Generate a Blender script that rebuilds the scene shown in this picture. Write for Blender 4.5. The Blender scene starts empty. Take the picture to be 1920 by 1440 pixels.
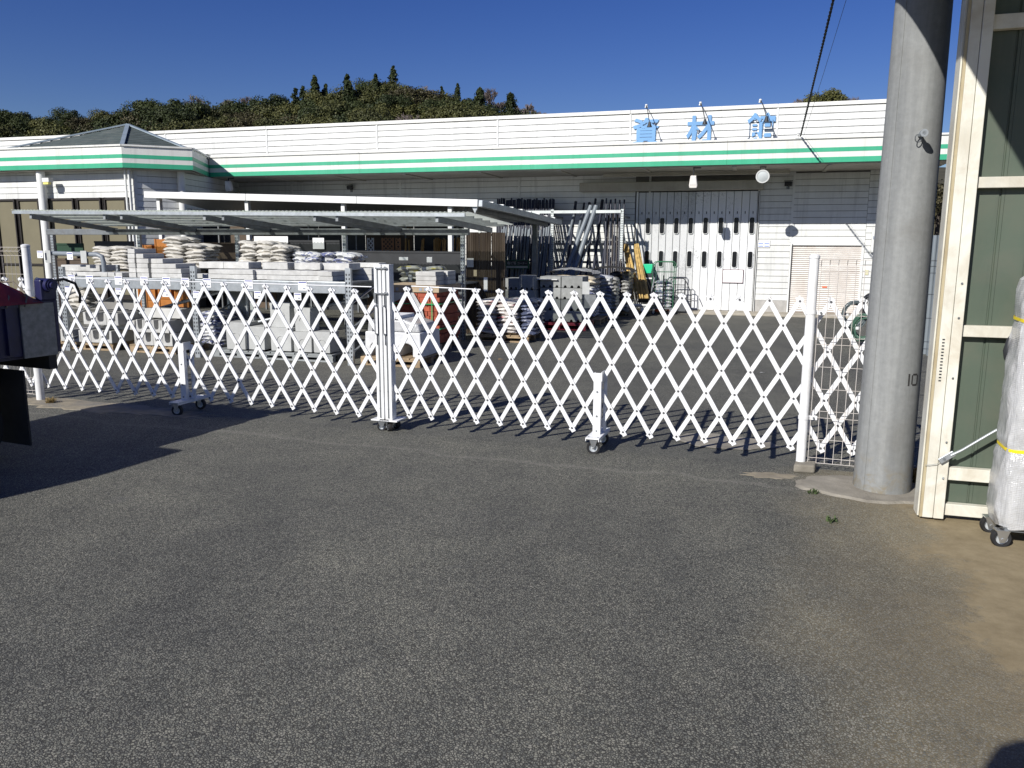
import bpy, math, random
from mathutils import Vector, Matrix, Euler
import numpy as np
R_ = random.Random(7)
rad = math.radians
scene = bpy.context.scene
COL = scene.collection

# ---------------------------------------------------------------- camera
F_PX, HC = 1500.0, 1.5                      # focal length in pixels of a 1920 wide picture, eye height
PITCH, ROLL = math.atan(265 / 1500.0), 0.004
cd = bpy.data.cameras.new('camera'); cam = bpy.data.objects.new('camera', cd); COL.objects.link(cam)
cd.sensor_width = 36.0; cd.lens = 36.0 * F_PX / 1920.0; cd.clip_start = 0.05; cd.clip_end = 3000
CAM_R = Matrix.Rotation(math.pi / 2 - PITCH, 3, 'X') @ Matrix.Rotation(ROLL, 3, 'Z')
cam.location = (0, 0, HC); cam.rotation_euler = CAM_R.to_euler()
scene.camera = cam
scene.render.resolution_x, scene.render.resolution_y = 1024, 768

# ---------------------------------------------------------------- sky, sun, exposure
SUNV = Vector((-1.03, -1.23, 1.0)).normalized()          # towards the sun (behind the camera, to its left)
ELEV = math.asin(SUNV.z); AZ = math.atan2(SUNV.x, SUNV.y)
world = bpy.data.worlds.new('World'); scene.world = world; world.use_nodes = True
nt = world.node_tree; nt.nodes.clear()
sky = nt.nodes.new('ShaderNodeTexSky'); sky.sky_type = 'NISHITA'; sky.sun_disc = False
sky.sun_elevation = ELEV; sky.sun_rotation = AZ; sky.altitude = 300
sky.air_density = 1.0; sky.dust_density = 0.25; sky.ozone_density = 4.0
bg = nt.nodes.new('ShaderNodeBackground'); bg.inputs['Strength'].default_value = 0.05
wo = nt.nodes.new('ShaderNodeOutputWorld')
hs = nt.nodes.new('ShaderNodeHueSaturation'); hs.inputs['Saturation'].default_value = 1.29; hs.inputs['Hue'].default_value = .527; hs.inputs['Value'].default_value = 1.14
nt.links.new(sky.outputs[0], hs.inputs['Color']); nt.links.new(hs.outputs[0], bg.inputs[0]); nt.links.new(bg.outputs[0], wo.inputs[0])
sd = bpy.data.lights.new('sun', 'SUN'); sd.energy = 4.6; sd.angle = rad(0.5); sd.color = (1.0, 0.965, 0.91)
sun = bpy.data.objects.new('sun', sd); COL.objects.link(sun)
sun.rotation_euler = SUNV.to_track_quat('Z', 'Y').to_euler(); sun.location = (-20, -24, 20)
vs = scene.view_settings
vs.view_transform = 'Standard'; vs.look = 'None'; vs.gamma = 1; vs.exposure = 0.35; vs.use_curve_mapping = False

# ---------------------------------------------------------------- frames
def ray(px, py):
    return CAM_R @ Vector(((px - 960) / F_PX, -(py - 720) / F_PX, -1))
def gz(px, py, z=0.0):
    d = ray(px, py); return Vector((0, 0, HC)) + d * ((z - HC) / d.z)
ANG = rad(17)                                # the shop and everything in its yard are turned by this
U = Vector((math.cos(ANG), -math.sin(ANG), 0)); V = Vector((math.sin(ANG), math.cos(ANG), 0))
O = gz(1409, 583.5, .05); O.z = 0            # foot of the shop wall at the right edge of its big door
def W(u, v, z=0.0): return O + U * u + V * v + Vector((0, 0, z))
def at(px, py, v):                           # point of the upright plane v seen at a pixel -> (u, z)
    d = ray(px, py); c = Vector((0, 0, HC)); p = c + d * ((O + V * v - c).dot(V) / d.dot(V))
    return (p - O).dot(U), p.z
def gr(px, py, z=0.0):
    p = gz(px, py, z); return (p - O).dot(U), (p - O).dot(V)

# ---------------------------------------------------------------- mesh builder
class MB:
    def __init__(s): s.v = []; s.f = []
    def add(s, vs, fs):
        b = len(s.v); s.v += [tuple(x) for x in vs]; s.f += [tuple(i + b for i in f) for f in fs]; return s
    def box(s, x0, x1, y0, y1, z0, z1):
        return s.add([(x0,y0,z0),(x1,y0,z0),(x1,y1,z0),(x0,y1,z0),(x0,y0,z1),(x1,y0,z1),(x1,y1,z1),(x0,y1,z1)],
                     [(0,3,2,1),(4,5,6,7),(0,1,5,4),(1,2,6,5),(2,3,7,6),(3,0,4,7)])
    def obox(s, c, sx, sy, sz, rot=(0,0,0)):
        m = Euler(rot).to_matrix(); c = Vector(c); vs = []
        for z in (-1,1):
            for x, y in ((-1,-1),(1,-1),(1,1),(-1,1)):
                vs.append(c + m @ Vector((x*sx/2, y*sy/2, z*sz/2)))
        return s.add(vs, [(0,3,2,1),(4,5,6,7),(0,1,5,4),(1,2,6,5),(2,3,7,6),(3,0,4,7)])
    def bar(s, p, q, w, h, up=(0,0,1)):
        p = Vector(p); q = Vector(q); d = (q-p).normalized(); up = Vector(up)
        sd = d.cross(up)
        if sd.length < 1e-4: sd = d.cross(Vector((1,0,0)))
        sd.normalize(); u2 = sd.cross(d); vs = []
        for e in (p, q):
            for a, b in ((-1,-1),(1,-1),(1,1),(-1,1)): vs.append(e + sd*(a*w/2) + u2*(b*h/2))
        return s.add(vs, [(0,1,2,3),(7,6,5,4),(0,4,5,1),(1,5,6,2),(2,6,7,3),(3,7,4,0)])
    def cyl(s, p, q, r, n=10, r2=None, caps=True):
        p = Vector(p); q = Vector(q); d = (q-p).normalized(); r2 = r if r2 is None else r2
        a = d.orthogonal().normalized(); b = d.cross(a); vs = []
        for e, rr in ((p, r), (q, r2)):
            for i in range(n):
                t = 2*math.pi*i/n; vs.append(e + a*(rr*math.cos(t)) + b*(rr*math.sin(t)))
        fs = [(i, (i+1) % n, n+(i+1) % n, n+i) for i in range(n)]
        if caps: fs += [tuple(range(n-1,-1,-1)), tuple(range(n,2*n))]
        return s.add(vs, fs)
    def tube(s, pts, r, n=6):
        pts = [Vector(p) for p in pts]; vs = []; k = len(pts); rr = r if isinstance(r, (list, tuple)) else [r]*k
        a = (pts[1]-pts[0]).orthogonal().normalized()
        for i, p in enumerate(pts):
            d = (pts[min(i+1,k-1)] - pts[max(i-1,0)]).normalized(); a = (a - d*a.dot(d)).normalized(); b = d.cross(a)
            for j in range(n):
                t = 2*math.pi*j/n; vs.append(p + a*(rr[i]*math.cos(t)) + b*(rr[i]*math.sin(t)))
        fs = [(i*n+j, i*n+(j+1) % n, (i+1)*n+(j+1) % n, (i+1)*n+j) for i in range(k-1) for j in range(n)]
        fs += [tuple(range(n-1,-1,-1)), tuple((k-1)*n+j for j in range(n))]
        return s.add(vs, fs)
    def prism(s, poly, y0, y1, ax='y'):       # poly in (x,z) pushed along y, or (x,y) along z, or (y,z) along x
        n = len(poly)
        def mk(a, b, t): return (a,t,b) if ax == 'y' else ((a,b,t) if ax == 'z' else (t,a,b))
        vs = [mk(a,b,y0) for a,b in poly] + [mk(a,b,y1) for a,b in poly]
        return s.add(vs, [tuple(range(n)), tuple(range(2*n-1,n-1,-1))] + [(i, n+i, n+(i+1) % n, (i+1) % n) for i in range(n)])
    def lathe(s, prof, c=(0,0,0), n=20, ax='z'):
        vs = []; k = len(prof)
        for i in range(n):
            t = 2*math.pi*i/n
            for r, h in prof:
                a, b = r*math.cos(t), r*math.sin(t)
                vs.append((c[0]+a,c[1]+b,c[2]+h) if ax == 'z' else ((c[0]+a,c[1]+h,c[2]+b) if ax == 'y' else (c[0]+h,c[1]+a,c[2]+b)))
        return s.add(vs, [(i*k+j, ((i+1) % n)*k+j, ((i+1) % n)*k+j+1, i*k+j+1) for i in range(n) for j in range(k-1)])
    def mesh(s, name, mat, smooth=False):
        me = bpy.data.meshes.new(name); me.from_pydata(s.v, [], s.f); me.validate()
        if mat: me.materials.append(mat)
        import bmesh
        bm = bmesh.new(); bm.from_mesh(me); bmesh.ops.recalc_face_normals(bm, faces=bm.faces); bm.to_mesh(me); bm.free()
        if smooth:
            me.polygons.foreach_set('use_smooth', [True]*len(me.polygons))
            try: me.set_sharp_from_angle(angle=rad(40))
            except Exception: pass
        return me
    def build(s, name, mat, par=None, smooth=False, bevel=0, loc=None, rot=None):
        return inst(name, s.mesh(name, mat, smooth), par, loc, rot, bevel=bevel)

def inst(name, me, par=None, loc=None, rot=None, scale=None, bevel=0):
    o = bpy.data.objects.new(name, me); COL.objects.link(o)
    if par: o.parent = par
    if loc is not None: o.location = loc
    if rot is not None: o.rotation_euler = rot
    if scale is not None: o.scale = scale
    if bevel:
        b = o.modifiers.new('bevel', 'BEVEL'); b.width = bevel; b.segments = 2; b.limit_method = 'ANGLE'; b.angle_limit = rad(35)
    return o
def tag(o, label=None, cat=None, group=None, kind=None):
    if label: o['label'] = label
    if cat: o['category'] = cat
    if group: o['group'] = group
    if kind: o['kind'] = kind
    return o
def thing(name, label, cat, loc=(0,0,0), rz=0.0, group=None):
    o = bpy.data.objects.new(name, None); COL.objects.link(o); o.empty_display_size = .1
    o.location = loc; o.rotation_euler = (0,0,rz); return tag(o, label, cat, group)
def yard(name, label, cat, u, v, z=0, rz=0.0, group=None):           # a thing standing in the yard, square to the shop
    return thing(name, label, cat, W(u,v,z), -ANG + rz, group)
def ytag(o, u, v, z, label, cat, group=None, rz=0.0):                # the same for a thing that is one mesh
    o.location = W(u,v,z); o.rotation_euler = (0,0,-ANG+rz); return tag(o, label, cat, group)

# ---------------------------------------------------------------- materials
MATS = {}
def nd(nt, t, **k):
    n = nt.nodes.new(t)
    for a, b in k.items(): setattr(n, a, b)
    return n
def mixc(nt, fac, a, b, mode='MIX'):
    m = nd(nt, 'ShaderNodeMix', data_type='RGBA', blend_type=mode)
    for i, x in ((0, fac), (6, a), (7, b)):
        if hasattr(x, 'links') or isinstance(x, bpy.types.NodeSocket): nt.links.new(x, m.inputs[i])
        else: m.inputs[i].default_value = x if not isinstance(x, tuple) else (x if len(x) == 4 else (*x, 1))
    return m.outputs[2]
def ramp(nt, fac, stops):
    r = nd(nt, 'ShaderNodeValToRGB'); nt.links.new(fac, r.inputs[0])
    e = r.color_ramp.elements
    while len(e) < len(stops): e.new(0.5)
    for el, (p, c) in zip(e, stops): el.position = p; el.color = (*c, 1) if len(c) == 3 else c
    return r.outputs[0]
def noise(nt, co, scale, detail=4, rough=.55, dist=0.0):
    n = nd(nt, 'ShaderNodeTexNoise'); n.inputs['Scale'].default_value = scale; n.inputs['Detail'].default_value = detail
    n.inputs['Roughness'].default_value = rough; n.inputs['Distortion'].default_value = dist
    if co is not None: nt.links.new(co, n.inputs['Vector'])
    return n.outputs['Fac']
def math_(nt, op, a, b=0.0, clamp=False):
    m = nd(nt, 'ShaderNodeMath', operation=op); m.use_clamp = clamp
    for i, x in ((0, a), (1, b)):
        if isinstance(x, bpy.types.NodeSocket): nt.links.new(x, m.inputs[i])
        else: m.inputs[i].default_value = x
    return m.outputs[0]
def newmat(name):
    m = bpy.data.materials.new(name); m.use_nodes = True; nt = m.node_tree
    return m, nt, nt.nodes['Principled BSDF'], nt.nodes['Material Output']
def bump(nt, bs, h, strength=.3, dist=.01):
    b = nd(nt, 'ShaderNodeBump'); b.inputs['Strength'].default_value = strength; b.inputs['Distance'].default_value = dist
    nt.links.new(h, b.inputs['Height']); nt.links.new(b.outputs[0], bs.inputs['Normal'])
def M(name, col, rough=.6, metal=0.0, var=.12, scale=6.0, obj=.06, bmp=0.0, bscale=60.0, dirt=None, damt=.35, dscale=3.0, spec=.4, world=True, streak=0.0):
    """plain surface: noise-varied colour, optional blotchy dirt of its own colour, slight change from piece to piece"""
    if name in MATS: return MATS[name]
    m, nt, bs, out = newmat(name)
    tc = nd(nt, 'ShaderNodeTexCoord'); geo = nd(nt, 'ShaderNodeNewGeometry')
    co = geo.outputs['Position'] if world else tc.outputs['Object']
    n1 = noise(nt, co, scale, 6)
    lo = tuple(c*(1-var) for c in col); hi = tuple(min(1, c*(1+var)) for c in col)
    c = ramp(nt, n1, [(.3, lo), (.7, hi)])
    if dirt:
        n2 = noise(nt, co, dscale, 8, .65, .6)
        f = ramp(nt, n2, [(.45, (0,0,0)), (.72, (damt,)*3)])
        c = mixc(nt, f, c, dirt)
    if streak:                                  # rain streaks and grime run down the surface
        mp = nd(nt, 'ShaderNodeMapping'); mp.inputs['Scale'].default_value = (9,9,.55); nt.links.new(co, mp.inputs[0])
        f = ramp(nt, noise(nt, mp.outputs[0], 1.0, 7, .7, .3), [(.50, (0,0,0)), (.80, (streak,)*3)])
        c = mixc(nt, f, c, tuple(x*.45 for x in col))
    if obj:
        oi = nd(nt, 'ShaderNodeObjectInfo')
        hs = nd(nt, 'ShaderNodeHueSaturation'); nt.links.new(c, hs.inputs['Color'])
        nt.links.new(math_(nt, 'MULTIPLY_ADD', oi.outputs['Random'], 2*obj), hs.inputs['Value'])
        hs.inputs['Value'].default_value = 1
        mm = hs.inputs['Value'].links[0].from_node; mm.inputs[2].default_value = 1-obj
        c = hs.outputs[0]
    nt.links.new(c, bs.inputs['Base Color'])
    bs.inputs['Roughness'].default_value = rough; bs.inputs['Metallic'].default_value = metal
    bs.inputs['Specular IOR Level'].default_value = spec
    if bmp: bump(nt, bs, noise(nt, co, bscale, 5), bmp, .01)
    MATS[name] = m; return m

WHITE = M('white_paint', (.70,.71,.69), .5, var=.04, dirt=(.42,.39,.33), damt=.2)
GATEW = M('white_gate_paint', (.74,.75,.76), .45, var=.03, scale=20, dirt=(.5,.48,.43), damt=.4, dscale=7, obj=.06)
SIDING = M('white_siding', (.66,.67,.65), .55, var=.05, scale=2, dirt=(.40,.38,.33), damt=.22, dscale=2.2, obj=.035, streak=.55)
FASC = M('white_fascia', (.69,.69,.65), .45, var=.04, scale=1.5, dirt=(.5,.47,.4), damt=.18, dscale=1.3, obj=.03, streak=.5)
GREEN = M('green_stripe', (.040,.37,.205), .45, var=.08, scale=1.5, dirt=(.10,.37,.26), damt=.4, dscale=2, obj=.03, streak=.35)
CORE = M('wall_backing', (.22,.215,.20), .8)
SOFF = M('soffit_board', (.42,.40,.345), .75, var=.1, scale=1.2, dirt=(.22,.19,.14), damt=.5, dscale=1.6, streak=.3)
ROOFG = M('roof_sheet', (.33,.34,.35), .6)
CONC = M('concrete', (.36,.35,.33), .85, var=.14, scale=9, dirt=(.22,.21,.19), damt=.5, dscale=4, bmp=.25, bscale=90)
CONCL = M('pale_concrete', (.52,.52,.50), .85, var=.12, scale=12, dirt=(.32,.31,.29), damt=.45, dscale=6, bmp=.3, bscale=120, obj=.1)
CONCG = M('grey_block_concrete', (.29,.30,.29), .9, var=.14, scale=14, dirt=(.18,.18,.17), damt=.5, dscale=5, bmp=.35, bscale=140, obj=.1)
GALV = M('galvanised_steel', (.42,.45,.47), .42, .65, var=.16, scale=14, dirt=(.28,.28,.27), damt=.4, dscale=7)
GALVD = M('dull_steel', (.20,.215,.225), .5, .5, var=.18, scale=10, dirt=(.12,.11,.10), damt=.5, dscale=6)
BLACK = M('black_rubber', (.018,.018,.019), .7, var=.25, scale=14, dirt=(.06,.055,.05), damt=.4)
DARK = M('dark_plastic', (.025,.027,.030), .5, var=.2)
CHROME = M('zinc_plate', (.62,.64,.66), .28, .9, var=.1, scale=20)
WOOD = M('pallet_wood', (.34,.25,.15), .85, var=.25, scale=14, dirt=(.17,.13,.09), damt=.6, dscale=7, bmp=.3, obj=.15)
BRONZE = M('dark_window_frame', (.035,.030,.027), .45, .3)
GLASSD = M('dark_glass', (.010,.011,.013), .25, var=.2, spec=.35)
BLIND = M('beige_blind', (.165,.148,.095), .8, var=.06, scale=3, obj=.05)
BLUEK = M('sign_blue', (.145,.31,.54), .5, var=.06)
ORANGE = M('orange_paint', (.75,.12,.02), .45, var=.1)
PAPER = M('white_card', (.82,.82,.82), .6, var=.02)
PBLUE = M('card_blue_print', (.05,.07,.30), .6)
PGREY = M('card_grey_print', (.30,.33,.38), .6)

# ================================================================ ground
def asphalt(name, fine, tone, dust):
    m, nt, bs, out = newmat(name)
    geo = nd(nt, 'ShaderNodeNewGeometry'); P = geo.outputs['Position']
    sep = nd(nt, 'ShaderNodeSeparateXYZ'); nt.links.new(P, sep.inputs[0])
    warp = nd(nt, 'ShaderNodeVectorMath', operation='MULTIPLY_ADD')
    wn = nd(nt, 'ShaderNodeTexNoise'); wn.inputs['Scale'].default_value = fine*.9; nt.links.new(P, wn.inputs['Vector'])
    nt.links.new(wn.outputs['Color'], warp.inputs[0]); warp.inputs[1].default_value = (.008,)*3; nt.links.new(P, warp.inputs[2])
    vo = nd(nt, 'ShaderNodeTexVoronoi'); vo.inputs['Scale'].default_value = fine; nt.links.new(warp.outputs[0], vo.inputs['Vector'])
    ve = nd(nt, 'ShaderNodeTexVoronoi', feature='DISTANCE_TO_EDGE'); ve.inputs['Scale'].default_value = fine; nt.links.new(warp.outputs[0], ve.inputs['Vector'])
    bw = nd(nt, 'ShaderNodeRGBToBW'); nt.links.new(vo.outputs['Color'], bw.inputs[0])
    t = tone
    chips = ramp(nt, bw.outputs[0], [(.15, (t*.55,t*.57,t*.55)), (.40, (t*.92,t*.95,t*.86)), (.68, (t*1.18,t*1.18,t*1.03)), (.94, (t*1.36,t*1.34,t*1.22))])
    gaps = ramp(nt, ve.outputs['Distance'], [(.02, (1,1,1)), (.15, (0,0,0))])
    gapc = (t*.20,t*.20,t*.19)
    if dust:                                                # sand lodges first in the gaps between the chips
        e0 = math_(nt, 'MULTIPLY_ADD', sep.outputs[1], -.33); nt.links.new(sep.outputs[0], e0.node.inputs[2])
        k0 = math_(nt, 'ADD', e0, math_(nt, 'MULTIPLY', math_(nt, 'SUBTRACT', noise(nt, P, 1.1, 6, .62, .6), .5), 1.5))
        gapc = mixc(nt, ramp(nt, math_(nt, 'MULTIPLY_ADD', k0, .5), [(.42, (0,0,0)), (.78, (.9,)*3)]), gapc, (.175,.148,.095))
        gapc.node.inputs[0].links[0].from_node.inputs[0].links[0].from_node.inputs[2].default_value = .42
        gaps = ramp(nt, ve.outputs['Distance'], [(.03, (1,1,1)), (.21, (0,0,0))])
    c = mixc(nt, gaps, chips, gapc)
    c = mixc(nt, 1.0, c, ramp(nt, noise(nt, P, fine*1.7, 3, .7), [(.28, (.80,.80,.79)), (.72, (1.18,1.18,1.14))]), 'MULTIPLY')
    big = noise(nt, P, .55, 6, .6, .4)
    c = mixc(nt, 1.0, c, ramp(nt, big, [(.28, (.80,.80,.82)), (.72, (1.2,1.18,1.12))]), 'MULTIPLY')
    mid = noise(nt, P, 3.2, 6, .62, .5)
    c = mixc(nt, 1.0, c, ramp(nt, mid, [(.3, (.86,.86,.87)), (.7, (1.13,1.12,1.1))]), 'MULTIPLY')
    # wheel worn lanes along the drive, dark oily spots, a paler seam before the gate
    ln = nd(nt, 'ShaderNodeMapping'); ln.inputs['Rotation'].default_value = (0,0,.33); ln.inputs['Scale'].default_value = (1.1,.10,1); nt.links.new(P, ln.inputs[0])
    c = mixc(nt, 1.0, c, ramp(nt, noise(nt, ln.outputs[0], 1.0, 5, .6, .3), [(.30, (.84,.84,.85)), (.68, (1.12,1.11,1.08))]), 'MULTIPLY')
    sp_ = ramp(nt, noise(nt, P, 1.9, 5, .55, .2), [(.66, (0,0,0)), (.76, (.55,)*3)])
    c = mixc(nt, sp_, c, (t*.50,t*.50,t*.50))
    if dust:
        sl = math_(nt, 'MULTIPLY_ADD', sep.outputs[0], .3317); nt.links.new(math_(nt, 'MULTIPLY', sep.outputs[1], .9434), sl.node.inputs[2])
        sl = math_(nt, 'ABSOLUTE', math_(nt, 'ADD', math_(nt, 'SUBTRACT', sl, 5.10), math_(nt, 'MULTIPLY', math_(nt, 'SUBTRACT', noise(nt, P, 1.3, 6, .6), .5), .5)))
        c = mixc(nt, ramp(nt, sl, [(.0, (.22,)*3), (.05, (0,0,0))]), c, (t*1.35,t*1.28,t*1.12))
        # blown sand lying thicker towards the shed on the right, sitting first in the gaps between the chips
        e = math_(nt, 'MULTIPLY_ADD', sep.outputs[1], -.33); nt.links.new(sep.outputs[0], e.node.inputs[2])
        n = noise(nt, P, 1.6, 7, .62, .6); n3 = noise(nt, P, 26, 3, .6)
        k = math_(nt, 'ADD', e, math_(nt, 'MULTIPLY', math_(nt, 'SUBTRACT', n, .5), 1.0))
        k = math_(nt, 'ADD', k, math_(nt, 'MULTIPLY', math_(nt, 'SUBTRACT', n3, .5), .35))
        f1 = ramp(nt, math_(nt, 'MULTIPLY', k, .5, True), [(.12, (0,0,0)), (.32, (.18,)*3), (.41, (.38,)*3), (.475, (.93,)*3)])
        sandc = ramp(nt, noise(nt, P, 9, 7, .65), [(.3, (.20,.158,.092)), (.7, (.30,.245,.15))])
        c = mixc(nt, f1, c, sandc)
        hb = mixc(nt, f1, gaps, (.35,.35,.35))
    else:
        hb = gaps
    nt.links.new(c, bs.inputs['Base Color']); bs.inputs['Roughness'].default_value = .85
    bs.inputs['Specular IOR Level'].default_value = .3
    inv = nd(nt, 'ShaderNodeInvert'); nt.links.new(hb, inv.inputs['Color'])
    bump(nt, bs, inv.outputs[0], .42, .005)
    return m
ASPH_NEAR = asphalt('coarse_asphalt', 108, .212, True)
ASPH_FAR = asphalt('yard_asphalt', 130, .19, False)

def sheet(name, pts, z, mat, kind='structure'):
    o = MB().add([(p[0], p[1], z) for p in pts], [tuple(range(len(pts)))]).build(name, mat)
    return tag(o, kind=kind)
sheet('ground', [(-900,-300),(900,-300),(900,1500),(-900,1500)], 0.0, ASPH_FAR)
GA = gz(1500, 876); GD = Vector((-.9434, .3317, 0)); GN = Vector((-.3317, -.9434, 0))     # gate line: start, direction, towards camera
def gl(s, y=0.0, z=0.0): return GA + GD*s + GN*y + Vector((0,0,z))
a, b = gl(-6, .02), gl(14, .02)
sheet('driveway', [(-14,-14),(14,-14),(a.x,a.y),(b.x,b.y)], .004, ASPH_NEAR)
def wob(cx, cy, rx, ry, n, k, rot=0, seed=1):
    r = random.Random(seed); out = []
    for i in range(n):
        t = 2*math.pi*i/n; f = 1+k*(r.random()-.5)*2; x, y = rx*f*math.cos(t), ry*f*math.sin(t)
        out.append((cx+x*math.cos(rot)-y*math.sin(rot), cy+x*math.sin(rot)+y*math.cos(rot)))
    return out
DIRT = M('packed_dirt', (.235,.205,.15), .95, var=.25, scale=9, dirt=(.15,.145,.135), damt=1.0, dscale=3.2, bmp=.5, bscale=80)
PADM = M('old_pad_concrete', (.26,.24,.20), .95, var=.2, scale=6, dirt=(.14,.125,.10), damt=.7, dscale=4, bmp=.5, bscale=70)
pp = gz(1655, 922)
def slab(name, pts, z, mat):
    n = len(pts); c = Vector((sum(p[0] for p in pts)/n, sum(p[1] for p in pts)/n))
    inner = [(c.x+(p[0]-c.x)*.93, c.y+(p[1]-c.y)*.93) for p in pts]
    m = MB(); m.add([(p[0],p[1],.0045) for p in pts]+[(p[0],p[1],z) for p in inner],
                    [(i,(i+1)%n,n+(i+1)%n,n+i) for i in range(n)]+[tuple(range(n,2*n))])
    return tag(m.build(name, mat), kind='structure')
slab('pole_pad', wob(pp.x-.06, pp.y+.02, .46, .26, 26, .09, -.30, 5), .016, PADM)
p = gl(6.1, .12); slab('dirt_strip', wob(p.x, p.y, 1.25, .20, 60, .22, -.338, 9), .010, DIRT)
p = gl(.55, -.55); slab('concrete_patch', wob(p.x, p.y, .42, .22, 22, .14, -.3, 4), .008, PADM)
p = gz(1445, 893); slab('sandy_patch', wob(p.x, p.y, .17, .07, 26, .30, -.2, 14), .007, DIRT)
# concrete apron along the foot of the shop
m = MB()
for i in range(8):
    u0 = -12.4+i*2.05
    m.box(u0, u0+2.04, -.66, .1, .0, .05)
o = m.build('apron', M('apron_concrete', (.36,.33,.27), .9, var=.15, dirt=(.22,.19,.14), damt=.5, dscale=3, bmp=.3), bevel=.008); o.location = O; o.rotation_euler = (0,0,-ANG); tag(o, kind='structure')

# ================================================================ the shop
def board_mesh(L, h=.1205, t=.020):
    # lapped board: bottom edge stands proud, a shadow groove below the board above
    return MB().prism([(0,0),(-t,.0),(-t*.75,h),(0,h)], 0, L, 'x').mesh('siding_board', SIDING)
BOARD = {}
def boards(par, segs, z0, z1, vface, step=.13, origin=(0,0), rz=0):
    for u0, u1 in segs:
        L = round(u1-u0-.006, 4)
        me = BOARD.setdefault(L, board_mesh(L)); z = z0
        while z + .05 < z1:
            k = min(1.0, (z1-z)/step)
            inst('siding_board', me, par, (u0+.003, vface, z), None, (1,1,k)); z += step
shop = yard('warehouse_shop', 'long white clad warehouse shop with green striped eaves and blue lettering', 'building', 0, 0)
FV, FB, FT = -1.64, 3.01, 3.47              # eaves front plane, its lower and upper edge
PV = -.35                                    # parapet plane
MB().box(-22, 3.3, .02, 9, 0, 3.42).build('wall', CORE, shop)
MB().box(-22, 2.9, PV+.02, PV+.3, 3.35, 4.28).build('parapet', CORE, shop)
seams = [.715-3.0*k for k in range(0, 5)]
segs = [(-12.9,-11.285),(-11.285,-8.285),(-8.285,-5.285),(-5.285,-2.60)]
boards(shop, segs, .05, 3.0, 0.0)
boards(shop, [(.05,.715)], .30, 3.0, 0.0); boards(shop, [(2.17,3.3)], .30, 3.0, 0.0)
boards(shop, [(.715,2.17)], 1.53, 3.0, 0.0)
for a_, b_ in ((.05,.71),(2.17,3.3)): MB().box(a_, b_, -.012, .02, .0, .298).build('plinth', CONC, shop)
for s in seams[1:]+[.715]: MB().box(s-.022, s+.022, -.026, .01, .05 if s < .7 else 1.53, 3.0).build('joint_strip', SIDING, shop)
psegs = [(.3-3.0*(k+1), .3-3.0*k) for k in range(0, 7)] + [(.3, 2.9)]
boards(shop, psegs, 3.42, 4.22, PV, .1335)
for k in range(8): MB().box(.3-3.0*k-.02, .3-3.0*k+.02, PV-.03, PV, 3.42, 4.225).build('joint_strip', SIDING, shop)
for a_, b_ in psegs: MB().box(a_, b_-.004, PV-.045, PV+.32, 4.225, 4.30).build('parapet_cap', FASC, shop, bevel=.006)
# eaves
def fascia(par, p0, p1, panel=3.9):
    """white band with two green stripes from p0 to p1 (local u,v), broken into panels"""
    p0 = Vector((*p0, 0)); p1 = Vector((*p1, 0)); L = (p1-p0).length; n = max(1, round(L/panel)); rz = math.atan2(p1.y-p0.y, p1.x-p0.x)
    for i in range(n):
        l = L/n-.004; q = p0+(p1-p0)*(i/n)
        pa = MB().box(0, l, 0, .05, FB, FT-.03).build('fascia_panel', FASC, par, loc=q, rot=(0,0,rz))
        MB().box(0, l, -.028, .075, FT-.029, FT+.006).build('edge_trim', FASC, pa)
        for z0, z1 in ((3.202,3.278),(FB-.002,3.104)): MB().box(0, l, -.004, -.0005, z0, z1).build('stripe', GREEN, pa)
fascia(shop, (-12.46, FV), (3.35, FV))
m = MB()
m.box(-12.40, 3.35, FV+.05, .0, 2.985, 3.006); m.build('soffit', SOFF, shop)
for k in range(9): MB().box(-11.0+1.75*k, -10.93+1.75*k, FV+.06, -.03, 2.965, 2.984).build('soffit_batten', SOFF, shop)
MB().box(-13.4, 3.35, FV+.05, PV+.02, 3.40, 3.44).build('eave_roof', ROOFG, shop)
MB().box(3.29, 3.35, FV+.05, .3, 3.0, 3.40).build('end_trim', FASC, shop)
MB().box(-3.2, .6, -.72, -.60, 2.90, 2.963).build('cable_tray', SOFF, shop)
# the big folding door
def worn(name, base, amt, spots):
    m, nt, bs, out = newmat(name); geo = nd(nt, 'ShaderNodeNewGeometry'); P = geo.outputs['Position']
    n = noise(nt, P, 5, 9, .72, 1.2); n2 = noise(nt, P, 26, 6, .7, 1.5); n3 = noise(nt, P, 1.1, 3)
    f = math_(nt, 'ADD', math_(nt, 'MULTIPLY', n2, .62), math_(nt, 'MULTIPLY', n, .38))
    f = math_(nt, 'ADD', f, math_(nt, 'MULTIPLY', math_(nt, 'SUBTRACT', n3, .5), .35))
    k = ramp(nt, f, [(spots, (0,0,0)), (spots+.06, (amt,)*3)])
    c = mixc(nt, k, base, (.17,.175,.18))
    nt.links.new(c, bs.inputs['Base Color']); bs.inputs['Roughness'].default_value = .5; return m
DOORL = worn('scuffed_door_paint', (.56,.57,.57), .35, .55); DOORR = worn('worn_white_door_paint', (.72,.73,.73), .7, .58)
def rrect(w, h, r, n=5):
    out = []
    for cx, cz, t0 in ((w/2-r,h/2-r,0),(-w/2+r,h/2-r,90),(-w/2+r,-h/2+r,180),(w/2-r,-h/2+r,270)):
        for i in range(n):
            t = rad(t0+90*i/(n-1)); out.append((cx+r*math.cos(t), cz+r*math.sin(t)))
    return out
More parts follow.
